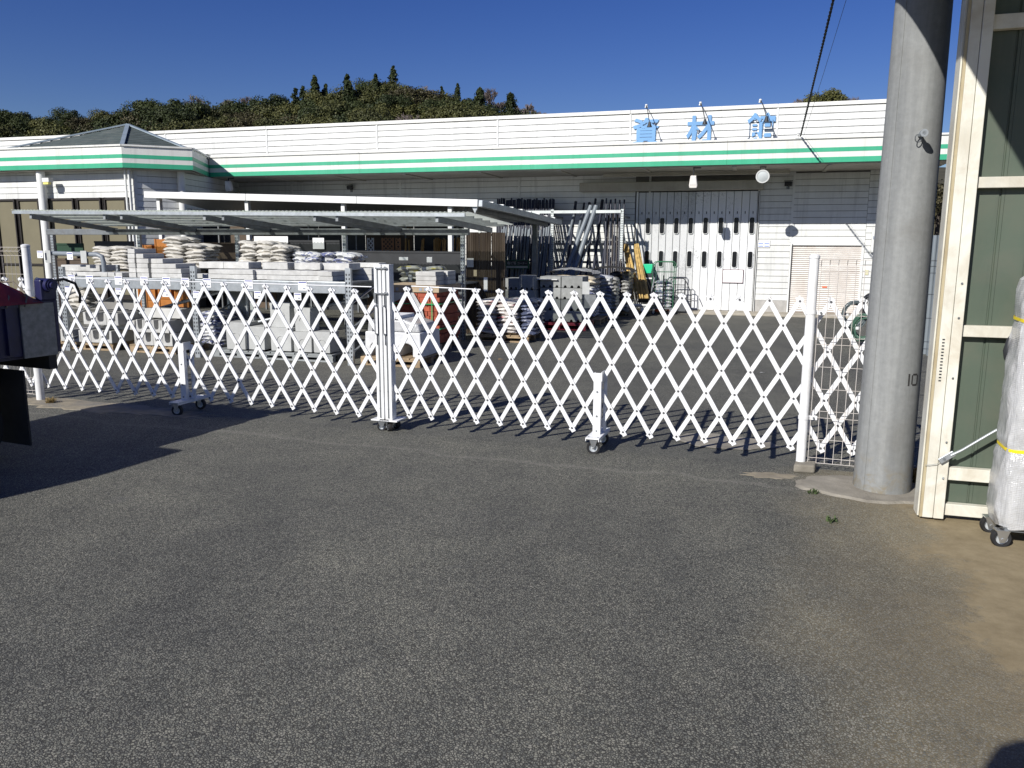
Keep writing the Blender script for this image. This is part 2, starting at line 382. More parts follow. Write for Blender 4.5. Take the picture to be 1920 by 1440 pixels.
def ring(w, h, r, b, y0, y1):
    a = rrect(w+2*b, h+2*b, r+b); c = rrect(w, h, r); n = len(a); m = MB()
    vs = [(x,y0,z) for x,z in a]+[(x,y0,z) for x,z in c]+[(x,y1,z) for x,z in a]+[(x,y1,z) for x,z in c]; fs = []
    for i in range(n):
        j = (i+1) % n; fs += [(i,j,n+j,n+i),(i,2*n+i,2*n+j,j),(n+i,n+j,3*n+j,3*n+i)]
    return m.add(vs, fs)
door = MB().box(-2.56, .03, .005, .02, .05, 2.62).build('folding_door', DARK, shop)
PANE = MB().prism(rrect(.096,.34,.035), -.006, .002).mesh('window', GLASSD)
RING = ring(.096,.34,.035,.009,-.022,.002).mesh('window_frame', WHITE)
for leaf, (u0, u1, yv, mt) in enumerate(((-2.52,-1.285,-.012,DOORL),(-1.285,.0,-.040,DOORR))):
    n = 8; w_ = (u1-u0)/n
    for i in range(n):
        a_ = u0+i*w_; MB().prism([(.003,0),(.010,-.012),(w_-.010,-.012),(w_-.003,0),(w_-.003,.03),(.003,.03)], .06, 2.60, 'z').build('door_panel', mt, door, loc=(a_,yv,0))
        if i % 2 == 1:
            for zc in (1.88, 1.162):
                inst('window', PANE, door, (a_+w_*.5-.01,yv-.018,zc)); inst('window_frame', RING, door, (a_+w_*.5-.01,yv-.017,zc))
        MB().obox((a_+w_*.5, yv-.02, 2.155), .016, .012, .05).build('latch', DARK, door)
MB().box(.002, .045, -.06, .0, .05, 2.62).build('door_jamb', WHITE, shop); MB().box(.012, .03, -.066, -.0605, .05, 2.6).build('jamb_seal', BLACK, shop)
MB().box(-2.57, -2.53, -.045, .0, .05, 2.62).build('door_jamb', WHITE, shop)
MB().box(-3.82, .10, -.26, -.022, 2.625, 2.815).build('door_header', SOFF, shop, bevel=.01)
# roller shutter
sh = MB().box(.74, 2.12, .0, .03, .05, 1.47).build('roller_shutter', M('shutter_joint', (.25,.20,.17), .8), shop)
m = MB()
z = .07
while z < 1.45: m.prism([(0,z),(-.014,z+.006),(-.016,z+.024),(-.010,z+.031),(0,z+.033)], .745, 2.115, 'x'); z += .0415
tag(m.build('slat', M('shutter_paint', (.72,.70,.66), .5, var=.05, dirt=(.42,.33,.26), damt=.4, dscale=3), sh), kind='stuff')
for a_, b_ in ((.715,.745),(2.115,2.165)): MB().box(a_, b_, -.035, .0, .0505, 1.53).build('shutter_guide', WHITE, shop)
MB().box(.745, 2.115, -.034, .0, 1.47, 1.53).build('shutter_head', WHITE, shop); MB().box(.75, 2.11, -.028, -.001, 1.455, 1.469).build('shutter_gap', DARK, shop)
MB().box(.752, .765, -.037, -.0355, .06, 1.5).build('guide_seal', BLACK, shop)
# lettering on the parapet, built from type
def text_mesh(body, size, ext, off, mat, name, bold=0):
    c = bpy.data.curves.new(name, 'FONT'); c.body = body; c.size = size; c.fill_mode = 'BOTH'; c.extrude = ext; c.offset = off; c.align_x = 'CENTER'
    o = bpy.data.objects.new(name, c); COL.objects.link(o); bpy.context.view_layer.update()
    me = bpy.data.meshes.new_from_object(o.evaluated_get(bpy.context.evaluated_depsgraph_get())); bpy.data.objects.remove(o); bpy.data.curves.remove(c)
    me.materials.clear(); me.materials.append(mat); me.name = name
    if bold:                                    # heavier strokes: the glyph repeated a few millimetres to every side
        vs = [tuple(v.co) for v in me.vertices]; fs = [tuple(p.vertices) for p in me.polygons]; m = MB()
        for i, (dx, dy) in enumerate(((0,0),(bold,0),(-bold,0),(0,bold),(0,-bold))): m.add([(x+dx, y+dy, z+.0006*i) for x, y, z in vs], fs)
        return m.mesh(name, mat)
    return me
for ch, px in (('資',1211),('材',1313),('館',1428)):
    u_, z_ = at(px, 245, PV-.05); inst('sign_letter', text_mesh(ch, .575, .010, .0095, BLUEK, 'sign_letter', .0065), shop, (u_, PV-.034, 3.635), (math.pi/2,0,0))
# sign lamps on the parapet
def gooseneck(px, py, pxh, pyh):
    u0, z0 = at(pxh, pyh, PV-.3); t = yard('sign_lamp', '', 'lamp', u0, PV-.02, 0, 0, 'sign lamps over the blue lettering')
    m = MB().tube([(-.14,-.02,4.33),(-.13,-.10,4.36),(-.08,-.25,4.25),(-.03,-.40,4.08),(0,-.46,z0+.04)], .009, 6); m.build('arm', DARK, t)
    MB().lathe([(.0,.06),(.022,.055),(.030,.02),(.055,-.05),(.0,-.05)], (0,-.47,z0), 14).build('lamp_head', DARK, t, True)
    MB().lathe([(0,.075),(.022,.07),(.03,.05),(.022,.03),(.034,.02),(.034,-.0),(0,-.01)], (-.14,-.02,4.335), 12).build('insulator', WHITE, t, True)
    return t
for lab, q in (('gooseneck sign lamp above the leftmost blue character on the parapet',(1208,210,1220,236)),
               ('gooseneck sign lamp above the middle blue character on the parapet',(1312,203,1323,231)),
               ('gooseneck sign lamp above the rightmost blue character on the parapet',(1427,195,1437,226))):
    gooseneck(*q)['label'] = lab
# lamps under the eaves
def flood(px, py, label, kind):
    u_, z_ = at(px, py, -1.53); t = yard('flood_lamp', label, 'lamp', u_, -1.53, 0, 0, 'flood lamps under the eaves')
    if kind == 'dish':
        MB().bar((-.06,0,2.96),(.06,0,2.96),.03,.02).cyl((-.05,0,2.96),(-.05,0,z_+.1),.006,6).cyl((.05,0,2.96),(.05,0,z_+.1),.006,6).build('bracket', DARK, t)
        MB().lathe([(0,.09),(.05,.085),(.11,.03),(.125,-.02),(.118,-.03)], (0,0,0), 28, 'y').build('lamp_housing', WHITE, t, True, loc=(0,0,z_), rot=(rad(18),0,0))
        MB().lathe([(0,-.034),(.10,-.030),(.112,-.024),(0,-.02)], (0,0,0), 28, 'y').build('lamp_glass', M('frosted_glass', (.62,.66,.66), .25, var=.06), t, True, loc=(0,0,z_), rot=(rad(18),0,0))
        MB().lathe([(.104,-.036),(.128,-.036),(.128,-.02),(.104,-.02)], (0,0,0), 28, 'y').build('rim', WHITE, t, True, loc=(0,0,z_), rot=(rad(18),0,0))
    else:
        MB().cyl((0,0,2.985),(0,0,z_+.1),.012,8).bar((0,0,2.97),(.14,.0,2.97),.03,.02).build('bracket', DARK, t)
        k = .082
        MB().prism([(-.055,.12),(.055,.12),(k,-.06),(k-.012,-.115),(-k+.012,-.115),(-k,-.06)], -.05, .05).build('lamp_housing', M('lamp_white', (.80,.76,.70), .4, var=.03), t, False, .012, loc=(0,0,z_), rot=(rad(12),0,0))
        MB().prism([(-.05,.1),(.05,.1),(k-.014,-.05),(-k+.014,-.05)], -.056, -.051).build('lamp_glass', M('lamp_lens', (.82,.80,.76), .2, var=.03), t, loc=(0,0,z_), rot=(rad(12),0,0))
flood(1300, 341, 'square white flood lamp hanging under the eaves before the big door', 'sq')
flood(429, 349, 'white flood lamp hanging under the eaves next to the hip roofed pavilion', 'sq')
flood(1430, 330, 'round white dish lamp hanging under the eaves', 'dish')
for px, py, lab in ((1478,345,'small dark flood lamp on the shaded wall right of the big door'),(657,352,'small dark flood lamp on the shaded wall above the canopy')):
    u_, z_ = at(px, py, -.08); t = yard('wall_lamp', lab, 'lamp', u_, -.02, z_, 0, 'small dark wall lamps')
    MB().obox((0,-.09,0),.15,.05,.085,(rad(20),0,0)).build('lamp_housing', DARK, t, bevel=.008); MB().obox((0,-.115,.06),.17,.09,.012).build('visor', DARK, t)
    MB().cyl((0,0,-.07),(0,-.09,-.03),.012,6).obox((0,-.005,-.075),.06,.02,.06).build('bracket', GALVD, t)
# things on the wall
def plate(name, label, cat, px0, py0, px1, py1, v, mat, group=None, t=.008):
    u0, z1 = at(px0, py0, v); u1, z0 = at(px1, py1, v)
    r = yard(name, label, cat, (u0+u1)/2, v, (z0+z1)/2, 0, group); w_, h_ = u1-u0, z1-z0
    MB().box(-w_/2, w_/2, 0, t, -h_/2, h_/2).build('panel', mat, r); return r, w_, h_
r, w_, h_ = plate('wall_sign', 'small white wall notice with blue lines beside the big door', 'sign', 1422, 450, 1443, 464, -.04, PAPER)
for i in (-1,1):
    for zz, c in ((.055,PBLUE),(.0,M('bright_blue_print',(.03,.14,.5),.5)),(-.05,MATS['bright_blue_print'] if 'bright_blue_print' in MATS else PBLUE)):
        MB().box(i*w_*.25-.05, i*w_*.25+.045, -.003, -.0005, zz-.008 if c is not PBLUE else zz-.003, zz+.008 if c is not PBLUE else zz+.003).build('print', c, r)
r, w_, h_ = plate('notice_board', 'white board with dark red border fixed low on the big door', 'sign', 1355, 505, 1393, 531, -.075, PAPER)
REDB = M('dark_red_border', (.10,.03,.04), .6)
for q in ((-w_/2,w_/2,h_/2-.012,h_/2),(-w_/2,w_/2,-h_/2,-h_/2+.012),(-w_/2,-w_/2+.012,-h_/2+.012,h_/2-.012),(w_/2-.012,w_/2,-h_/2+.012,h_/2-.012)):
    MB().box(q[0],q[1],-.004,-.0005,q[2],q[3]).build('border', REDB, r)
for q in ((-.12,-.116,-.005,.09),(-.13,-.06,-.008,-.004),(.06,.15,-.012,-.006),(.03,.034,-.1,-.02)):
    MB().box(q[0],q[1],-.004,-.0005,q[2],q[3]).build('line', PGREY, r)
u_, z_ = at(1643, 511, -.03); t = yard('number_plate', 'bay number sign reading 12 on the wall right of the roller shutter', 'sign', u_, -.03, z_)
MB().box(-.11,.09,0,.006,-.07,.07).build('panel', SIDING, t); inst('numerals', text_mesh('12', .14, .002, .002, DARK, 'numerals'), t, (.02,-.004,-.05), (math.pi/2,0,0))
MB().box(-.22,-.15,-.004,.006,-.05,.05).build('switch', M('cream_plastic', (.6,.57,.38), .5), t)
u_, z_ = at(1637, 455, -.06); t = yard('wall_box', 'narrow white upright box on the wall above the roller shutter corner', 'box', u_, -.05, z_)
MB().box(-.035,.035,-.05,.02,-.2,.2).build('cover', WHITE, t, bevel=.01); MB().box(-.02,.02,-.03,.0,-.21,-.2005).build('foot', GALVD, t)
MB().obox((0,-.054,.1),.03,.006,.06).build('label_strip', PGREY, t)
u_, z_ = at(1553, 538, -.05); t = MB().box(-.05,.05,-.004,0,-.015,.015).build('sticker', ORANGE); ytag(t, at(1546,538,-.03)[0], -.022, at(1546,538,-.03)[1], 'small orange sticker low on the roller shutter', 'sticker')

# ---------------------------------------------------------------- pavilion with the hipped roof
pav = yard('corner_pavilion', 'low white pavilion with grey hipped roof and green striped eaves', 'building', 0, 0)
pts = [(-15.95,-4.25),(-12.65,-4.17),(-11.62,-3.28),(-12.46,-1.66)]
fascia(pav, (-21.5,-4.30), pts[0], 2.8); fascia(pav, pts[0], pts[1], 3.4); fascia(pav, pts[1], pts[2]); fascia(pav, pts[2], pts[3])
MB().prism([(-21.5,-4.22)]+[(-15.9,-4.19),(-12.69,-4.12),(-11.72,-3.25),(-12.54,-1.62),(-12.54,.0),(-21.5,0)], 2.985, 3.006, 'z').build('soffit', SOFF, pav)
SLATE = M('slate_grey', (.060,.078,.076), .8, var=.16, scale=5, dirt=(.16,.17,.16), damt=.4)
APEX = Vector((-13.9,-2.55,4.10)); base = [(-15.9,-4.19),(-12.7,-4.11),(-11.72,-3.24),(-12.5,-1.55),(-12.7,-.36),(-15.6,-.36)]
rf = None; RIDGE = M('ridge_cap', (.30,.36,.40), .4, .2)
for i in range(len(base)):
    p, q = Vector((*base[i],FT-.06)), Vector((*base[(i+1) % len(base)],FT-.06)); m = MB(); n = 13
    for k in range(n):                                  # overlapping slate courses
        a0, a1 = k/n, min(1,(k+1.25)/n); lift = Vector((0,0,.016))
        A0, B0 = p.lerp(APEX,a0)+lift, q.lerp(APEX,a0)+lift; A1, B1 = p.lerp(APEX,a1), q.lerp(APEX,a1)
        m.add([A0,B0,B1,A1,A0-lift*2,B0-lift*2],[(0,1,2,3),(0,4,5,1)])
    m.build('roof_slope', SLATE, pav)
    if i in (1,2,0): MB().bar(p+Vector((0,0,.035)), APEX+Vector((0,0,.035)), .085, .03).build('ridge_cap', RIDGE, pav)
MB().prism([(-21.5,-4.2),(-15.95,-4.18),(-15.6,-.36),(-21.5,-.36)], 3.38, 3.42, 'z').build('flat_roof', ROOFG, pav)
# pavilion walls
wl = [(-21.5,-3.96),(-12.68,-3.86),(-12.12,-3.05),(-12.85,.0)]
for i in range(3):
    p, q = Vector((*wl[i],0)), Vector((*wl[i+1],0)); L = (q-p).length; rz = math.atan2(q.y-p.y, q.x-p.x); nrm = Vector((math.sin(rz),-math.cos(rz),0))
    MB().box(0, L, .02, .16, 0, 3.0).build('wall', CORE, pav, loc=p, rot=(0,0,rz))
    z0 = 2.02 if i == 0 else .4; me = board_mesh(L-.006)
    z = z0
    while z < 2.97: inst('siding_board', me, pav, (p.x,p.y,z), (0,0,rz), (1,1,min(1,(3.0-z)/.13))); z += .13
# windows of the pavilion front
fx = lambda px, py=400: at(px, py, -3.93)
wz1 = at(150, 371, -3.93)[1]; edges = [(-60,-8),(-4,31),(37,76),(93,141),(148,192),(199,239)]
for a_, b_ in edges:
    u0, u1 = fx(a_)[0], fx(b_)[0]; w_ = u1-u0
    wd = MB().box(u0-.03, u1+.03, -3.925, -3.89, .25, wz1).build('window', BRONZE, pav)
    MB().box(u0+.035, u1-.035, -3.936, -3.926, .35, wz1-.06).build('blind', BLIND, wd)
    for q in ((u0,u0+.03),(u1-.03,u1)): MB().box(q[0],q[1],-3.97,-3.926,.25,wz1).build('frame', BRONZE, wd)
    for zz in (.25,.95,wz1-.05): MB().box(u0+.031,u1-.031,-3.965,-3.9365,zz,zz+.045).build('frame', BRONZE, wd)
GREYW = M('pale_grey_panel', (.42,.43,.42), .7)
# columns, pipes and a lamp at the pavilion
for px, vv, r_ in ((83,-4.05,.088),(256,-3.80,.072),(344,-3.15,.08)):
    u_ = at(px, 400, vv)[0]; MB().cyl((u_,vv,0),(u_,vv,2.99),r_,24).build('column', WHITE, pav, True)
for px in (240,247): u_ = at(px,400,-3.97)[0]; MB().cyl((u_,-3.97,0),(u_,-3.97,2.99),.024,10).build('downpipe', WHITE, pav, True)
u_, z_ = at(91, 342, -4.1); t = yard('porch_lamp', 'small yellowish box lamp on the round pavilion column', 'lamp', u_, -4.12, z_)
MB().box(-.07,.07,-.06,.02,-.045,.0).build('lens', M('yellow_lens', (.75,.68,.20), .35, var=.05), t); MB().box(-.085,.10,-.07,.06,.0005,.09).build('housing', WHITE, t, bevel=.006)
u_, z_ = at(282, 344, -3.45); t = yard('wall_lantern', 'small square light on the shaded pavilion side wall', 'lamp', u_-.02, -3.50, z_, 1.1)
MB().obox((0,0,0),.12,.06,.13).build('housing', WHITE, t, bevel=.012); MB().obox((0,-.034,0),.08,.01,.09).build('lens', GREYW, t)

# ================================================================ the scissor gate
GRZ = math.atan2(GD.y, GD.x)                 # local +x runs along the gate to the left, local +y faces the camera
BW, BT = .0305, .011                          # bar width and thickness
def caster(par, x, y, r=.05, z=None, name='caster', yaw=0.0):
    c = MB().prism([(-.03,.0),(.03,.0),(.012,-r*1.25),(-.012,-r*1.25)], -.026, -.022).prism([(-.03,.0),(.03,.0),(.012,-r*1.25),(-.012,-r*1.25)], .022, .026).box(-.032,.032,-.027,.027,0,.006)
    c = c.build(name, CHROME, par, loc=(x,y,(z or 2*r+.012)), rot=(0,0,yaw))
    k = -(z or 2*r+.012)+r
    MB().lathe([(r*.62,-.016),(r*.93,-.018),(r,-.010),(r,.010),(r*.93,.018),(r*.62,.016),(r*.62,-.016)], (0,0,0), 22, 'y').build('tyre', BLACK, c, True, loc=(0,0,k))
    MB().lathe([(0,-.010),(r*.22,-.012),(r*.24,-.004),(r*.5,-.004),(r*.55,-.013),(r*.63,-.014),(r*.63,.014),(r*.55,.013),(r*.5,.004),(r*.24,.004),(0,.010)], (0,0,0), 22, 'y').build('rim', M('caster_rim', (.55,.58,.60), .35, .3), c, True, loc=(0,0,k))
    MB().cyl((0,-.030,k),(0,.030,k),.007,8).build('axle', CHROME, c)
    return c
def gate(label, smin, smax, pitch, phase, z0, z1, post, sup, sag=lambda s: 0.0):
    g = thing('scissor_gate', label, 'gate', GA, GRZ)
    H = z1-z0; run = 3*pitch; riv = MB(); tops = set(); bots = set()
    k0 = int((smin-phase)/pitch)-5; k1 = int((smax-phase)/pitch)+5
    for fam in (1, -1):                       # 1: leans to the left going up and lies in front
        y = BT*.62*fam + (0)
        for k in range(k0, k1):
            sb = phase+k*pitch; st = sb+run*fam
            ta, tb = 0.0, 1.0
            for s_ in (smin, smax):
                t_ = (s_-sb)/(st-sb); inside = sb > smin if s_ == smin else sb < smax
                if 0 <= t_ <= 1:
                    if inside: tb = min(tb, t_)
                    else: ta = max(ta, t_)
            mid = sb+(st-sb)*(ta+tb)/2
            if mid < smin or mid > smax or tb-ta < .04: continue
            L = math.hypot(run, H); ext = (.024 if fam == 1 else .018)/L
            a_, b_ = (ta if ta > 0 else -ext), (tb if tb < 1 else 1+ext)
            P = lambda t: Vector((sb+(st-sb)*t, y, z0+H*t+sag(sb+(st-sb)*t)))
            jt = lambda: Vector((R_.uniform(-.0022,.0022),R_.uniform(-.002,.002),R_.uniform(-.0022,.0022)))
            MB().bar(P(a_)+jt(), P(b_)+jt(), BW, BT, (0,1,0)).build('bar', GATEW, g, bevel=.0015)
            if ta == 0: bots.add((round(sb,4), fam))
            if tb == 1: tops.add((round(st,4), fam))
            if fam == 1:
                for h in range(7):
                    if ta-1e-6 <= h/6 <= tb+1e-6:
                        p = P(h/6); riv.cyl(p+Vector((0,BT*.5,0)), p+Vector((0,BT*.5+.005,0)), .0078, 8)
    tag(riv.build('rivet', M('rivet_steel', (.10,.10,.105), .5, .3), g), kind='stuff')
    dirn = Vector((run,0,H)).normalized()
    for lst, zz, sg in ((tops, z1, 1), (bots, z0, -1)):
        for s_, fam in lst:                   # plastic caps on the bar ends
            d = Vector((dirn.x*fam,0,dirn.z))*sg; p = Vector((s_, BT*.62*fam, zz+sag(s_)))+d*(.026 if fam == 1 else .020)
            MB().bar(p-d*.012, p+d*.006, BW+(.003 if sg > 0 else .002), BT+.003, (0,1,0)).build('end_cap', GATEW, g)
    # closing post
    x0, x1, zt = post
    pm = MB().box(x0, x1, -.035, .04, .095, zt).build('post', GATEW, g, bevel=.003)
    MB().box(x0-.001, x1+.001, -.036, .041, zt, zt+.006).build('cap', GATEW, pm)
    xm = (x0+x1)/2
    MB().box(xm-.006, xm+.006, .0405, .043, .12, zt-.03).build('groove', GALVD, pm)
    MB().tube([(xm+.012,.042,1.02),(xm+.012,.075,1.0),(xm+.012,.075,.80),(xm+.012,.042,.77)], .0055, 6).build('handle', CHROME, pm)
    MB().cyl((xm+.012,.047,1.10),(xm+.012,.047,1.0),.004,6).cyl((xm+.012,.047,.79),(xm+.012,.047,.70),.004,6).build('handle_rod', CHROME, pm)
    for zz in (.115,.185,.33): MB().cyl((xm,.040,zz),(xm,.045,zz),.007,8).build('bolt', GALVD, pm)
    MB().box(x0-.05, x1+.05, -.12, .06, .084, .0945).build('base_plate', GATEW, g, bevel=.002)
    caster(g, xm, .03, .036, .083, yaw=.5 if x0 > 3.14 else -.9); caster(g, xm, -.085, .036, .083, yaw=-.4)
    # wheeled support in the middle of the run
    xs, zt = sup
    sp = MB().prism([(xs-.028,.058),(xs+.028,.058),(xs+.028,.022),(xs+.022,.022),(xs+.022,.052),(xs-.022,.052),(xs-.022,.022),(xs-.028,.022)], .125, zt, 'z').build('support_post', GATEW, g)
    MB().box(xs-.034, xs-.029, -.03, .06, zt-.06, zt+.008).build('bracket', GATEW, sp)
    MB().box(xs-.05, xs-.0285, -.045, -.02, .13, zt-.02).build('rear_leg', GATEW, sp)
    for zz in (.15,.26,.44): MB().cyl((xs,.058,zz),(xs,.063,zz),.007,8).build('bolt', GALVD, sp)
    pl = MB().box(xs-.05, xs+.05, -.19, .185, .115, .1245).box(xs-.05,xs-.045,-.19,.185,.10,.115).box(xs+.045,xs+.05,-.19,.185,.10,.115).build('base_plate', GATEW, g)
    for xx in (-.034,.034):
        for yy in (.16,-.165): MB().cyl((xs+xx,yy,.1246),(xs+xx,yy,.131),.007,6).build('bolt', CHROME, pl)
    caster(g, xs, .145, .048, .114, yaw=.25); caster(g, xs, -.15, .048, .114, yaw=.1)
    return g
g1 = gate('white folding scissor gate section right of the double post', -.62, 3.085, .192, .071, .147, 1.128, (3.085,3.147,1.324), (1.41,.578))
g2 = gate('white folding scissor gate section left of the double post', 3.215, 7.62, .2105, 6.36-.2105*14, .150, 1.128, (3.157,3.219,1.324), (5.13,.625), lambda s: -.03*max(0,1-abs(s-3.3)/1.3))
for g, x0, x1 in ((g2,3.28,6.55),(g1,2.35,2.93)):
    MB().cyl((x0,-.03,1.150),(x1,-.03,1.163),.0045,6).build('top_rod', GATEW, g)
lt = MB().bar((3.10,.048,1.30),(3.20,.048,1.30),.012,.014,(0,1,0)).bar((3.10,.048,1.105),(3.215,.048,1.105),.012,.016,(0,1,0)).build('latch_bar', CHROME, g1)
MB().obox((3.205,.052,1.07),.018,.014,.075).build('latch_hook', GALVD, lt); MB().cyl((3.11,.045,1.305),(3.11,.062,1.305),.011,8).cyl((3.11,.045,1.112),(3.11,.062,1.112),.011,8).build('latch_bolt', CHROME, lt)

# ================================================================ mesh fences at both ends of the gate
def mesh_panel(par, L, h0, h1, sx=.052):
    m = MB(); n = int(L/sx)
    for i in range(n+1):
        x = i*sx; m.tube([(x,.035,h0+.012),(x,.0,h0),(x,0,h0+.035),(x,0,h1-.075),(x,.04,h1-.035),(x,0,h1)] if i % 1 == 0 else [], .0022, 4)
    for z, y in ((h0,0),(h0+.035,.0),(h0+.012,.035),(h1,0),(h1-.075,0),(h1-.035,.04)): m.cyl((0,y,z),(L,y,z),.0024,4)
    z = h0+.16; k = 0
    while z < h1-.15:
        m.cyl((0,.004,z),(L,.004,z),.0021,4)
        k += 1; z += .045 if k % 4 == 2 else .148
    return tag(m.build('mesh_wires', M('white_wire', (.52,.49,.46), .45, var=.05, dirt=(.45,.36,.28), damt=.4, dscale=8), par), kind='stuff')
def mesh_fence(label, s0, L, sgn, h1, hp, r_=.028):
    f = thing('mesh_fence', label, 'fence', gl(s0, .055), GRZ if sgn > 0 else GRZ+math.pi)
    y = 1 if sgn > 0 else -1
    MB().cyl((0,0,.0),(0,0,hp),r_,20).lathe([(r_+.003,-.012),(r_+.003,.004),(r_*.6,.014),(0,.016)], (0,0,hp), 20).build('post', GATEW, f, True)
    e = mesh_panel(f, L, .055, h1); e.location = (.045,0,0)
    for z in (.36, 1.06):
        MB().lathe([(r_+.0005,-.011),(r_+.004,-.011),(r_+.004,.011),(r_+.0005,.011)], (0,0,z), 18).box(r_,.085,-.004*y-.003,-.004*y+.003,z-.014,z+.014).build('clamp', GATEW, f)
        MB().cyl((.062,-.012,z),(.062,.012,z),.007,6).build('clamp_bolt', GALVD, f)
    return f
f = mesh_fence('white wire mesh fence with round post between the gate and the concrete pole', 0.0, .78, -1, 1.40, 1.42, .031)
MB().cyl((.80,0,0),(.80,0,1.42),.024,14).build('post', GATEW, f, True)
mesh_fence('white wire mesh fence beside the truck at the left end of the gate', 6.83, 1.55, 1, 1.44, 1.455, .036)
b_ = gl(-.03, .09); o = MB().prism(wob(0,0,.105,.085,4,.0,rad(45)), 0, .055, 'z').build('footing_block', PADM, bevel=.012)
o.location = (b_.x, b_.y, .004); o.rotation_euler = (0,0,GRZ); tag(o, 'small concrete footing block under the right gate post', 'block')

# ================================================================ the concrete pole
pole = thing('utility_pole', 'thick grey concrete utility pole stencilled 10 at the right end of the fence', 'utility pole', (2.300, 4.79, 0))
def pole_mat():
    m, nt, bs, out = newmat('pole_concrete'); geo = nd(nt, 'ShaderNodeNewGeometry'); P = geo.outputs['Position']
    st = nd(nt, 'ShaderNodeMapping'); st.inputs['Scale'].default_value = (14,14,.7); nt.links.new(P, st.inputs[0])
    n1 = noise(nt, st.outputs[0], 1.0, 6, .6); n2 = noise(nt, P, 30, 6, .65); n3 = noise(nt, P, 2.5, 5, .6, .5)
    c = ramp(nt, n1, [(.3, (.178,.186,.186)), (.7, (.275,.283,.277))])
    c = mixc(nt, 1.0, c, ramp(nt, n2, [(.3, (.88,.88,.88)), (.7, (1.08,1.08,1.08))]), 'MULTIPLY')
    c = mixc(nt, ramp(nt, n3, [(.50, (0,0,0)), (.72, (.5,)*3)]), c, (.15,.145,.13))
    sp = nd(nt, 'ShaderNodeSeparateXYZ'); nt.links.new(P, sp.inputs[0])
    low = ramp(nt, math_(nt, 'ADD', sp.outputs[2], math_(nt, 'MULTIPLY', n3, .5)), [(.28, (1,1,1)), (.50, (0,0,0))])     # splashed soil at the foot
    k = math_(nt, 'MULTIPLY', low, ramp(nt, noise(nt, P, 9, 6, .7, 1.0), [(.48, (0,0,0)), (.62, (.8,)*3)]))
    c = mixc(nt, k, c, (.20,.165,.10))
    nt.links.new(c, bs.inputs['Base Color']); bs.inputs['Roughness'].default_value = .8
    bump(nt, bs, noise(nt, P, 120, 4), .25, .004); return m
POLE = pole_mat()
n = 56; m = MB()
m.lathe([(.166,0)]+[(.166-z*.0067, z) for z in (0.3,1,2,4,8,11)]+[(0,11.0)], (0,0,0), n).build('shaft', POLE, pole, True)
ang = rad(232)
def on_pole(a, z, e=0.0): r = .166-z*.0067+e; return Vector((r*math.cos(a), r*math.sin(a), z))
# casting seam down the left of the shaft
for a in (rad(208),): MB().bar(on_pole(a,.02,-.001), on_pole(a,9,-.001), .006, .008).build('mould_seam', POLE, pole)
# stencilled height mark
def dec(a, z, w, h, name, mat, k=4, e=.0012):
    m = MB(); r0 = .166-z*.0067
    vs = []
    for i in range(k+1):
        aa = a+(i/k-.5)*w/r0
        vs += [tuple(on_pole(aa, z-h/2, e)), tuple(on_pole(aa, z+h/2, e))]
    return m.add(vs, [(2*i,2*i+2,2*i+3,2*i+1) for i in range(k)]).build(name, mat, pole)
INK = M('stencil_ink', (.035,.033,.032), .8, var=.3, scale=40)
a0 = rad(290)
dec(a0-.16, .715, .011, .072, 'stencil_mark', INK)
for dx in (-.021,.021): dec(a0+.105+dx/.161, .715, .009, .056, 'stencil_mark', INK)
for dz in (-.031,.031): dec(a0+.105, .715+dz, .034, .010, 'stencil_mark', INK)
# bolt with its ring
pb = on_pole(rad(258), 2.10); dr = Vector((math.cos(rad(258)), math.sin(rad(258)), 0))
MB().cyl(pb-dr*.01, pb+dr*.10, .011, 8).cyl(pb+dr*.078, pb+dr*.10, .021, 12).build('step_bolt', GALV, pole, True)
MB().lathe([(.020,-.002),(.024,-.002),(.024,.002),(.020,.002),(.020,-.002)], (0,0,0), 16, 'y').build('bolt_ring', GALVD, pole, loc=pb+dr*.03+Vector((-.012,0,-.02)), rot=(0,0,.3))

# overhead service cable from the shop eaves to the pole
pc = W(at(1501,252,FV)[0], FV-.02, 3.50)
d1, d0 = ray(1570, 0), pc-Vector((0,0,HC)); nr = d1.cross(d0); zt = HC-(nr.x*2.3+nr.y*4.79)/nr.z
end = Vector((2.25, 4.95, max(5.2, min(zt, 10.5))))
def cable(name, p, q, r, label, twist, sag=.06, k=1.0):
    L = (q-p).length; n = int(L*26) if twist else 24; pts = []; pts2 = []
    ax = (q-p).normalized(); s1 = ax.orthogonal().normalized(); s2 = ax.cross(s1)
    for i in range(n+1):
        t = i/n; c = p.lerp(q,t)-Vector((0,0,sag*4*t*(1-t)*L/10)); w_ = 2*math.pi*L*t/.22
        off = (s1*math.cos(w_)+s2*math.sin(w_))*r*.75 if twist else Vector((0,0,0)); pts.append(c+off); pts2.append(c-off)
    m = MB().tube(pts, r, 5)
    if twist: m.tube(pts2, r, 5)
    o = m.build(name, BLACK, None, True); return tag(o, label, 'cable')
cable('service_cable', pc, end, .011, 'thick black twisted cable rising from the eaves to the top', True)
pc2 = pc+Vector((.06,.0,.0)); d1 = ray(1617,0); nr = d1.cross(pc2-Vector((0,0,HC))); zt2 = HC-(nr.x*2.3+nr.y*4.79)/nr.z
cable('thin_wire', pc2, Vector((2.42,4.9,max(5.0,min(zt2,10.5)))), .0028, 'thin wire running beside the thick twisted cable', False)
t = yard('cable_bracket', 'small white porcelain cable bracket on top of the eaves', 'bracket', at(1497,250,FV)[0], FV-.02, 3.48)
MB().cyl((0,0,-.02),(0,0,.06),.012,8).lathe([(0,0),(.03,.01),(.022,.025),(.03,.04),(0,.055)],(0,0,.03),12).build('insulator', WHITE, t, True)
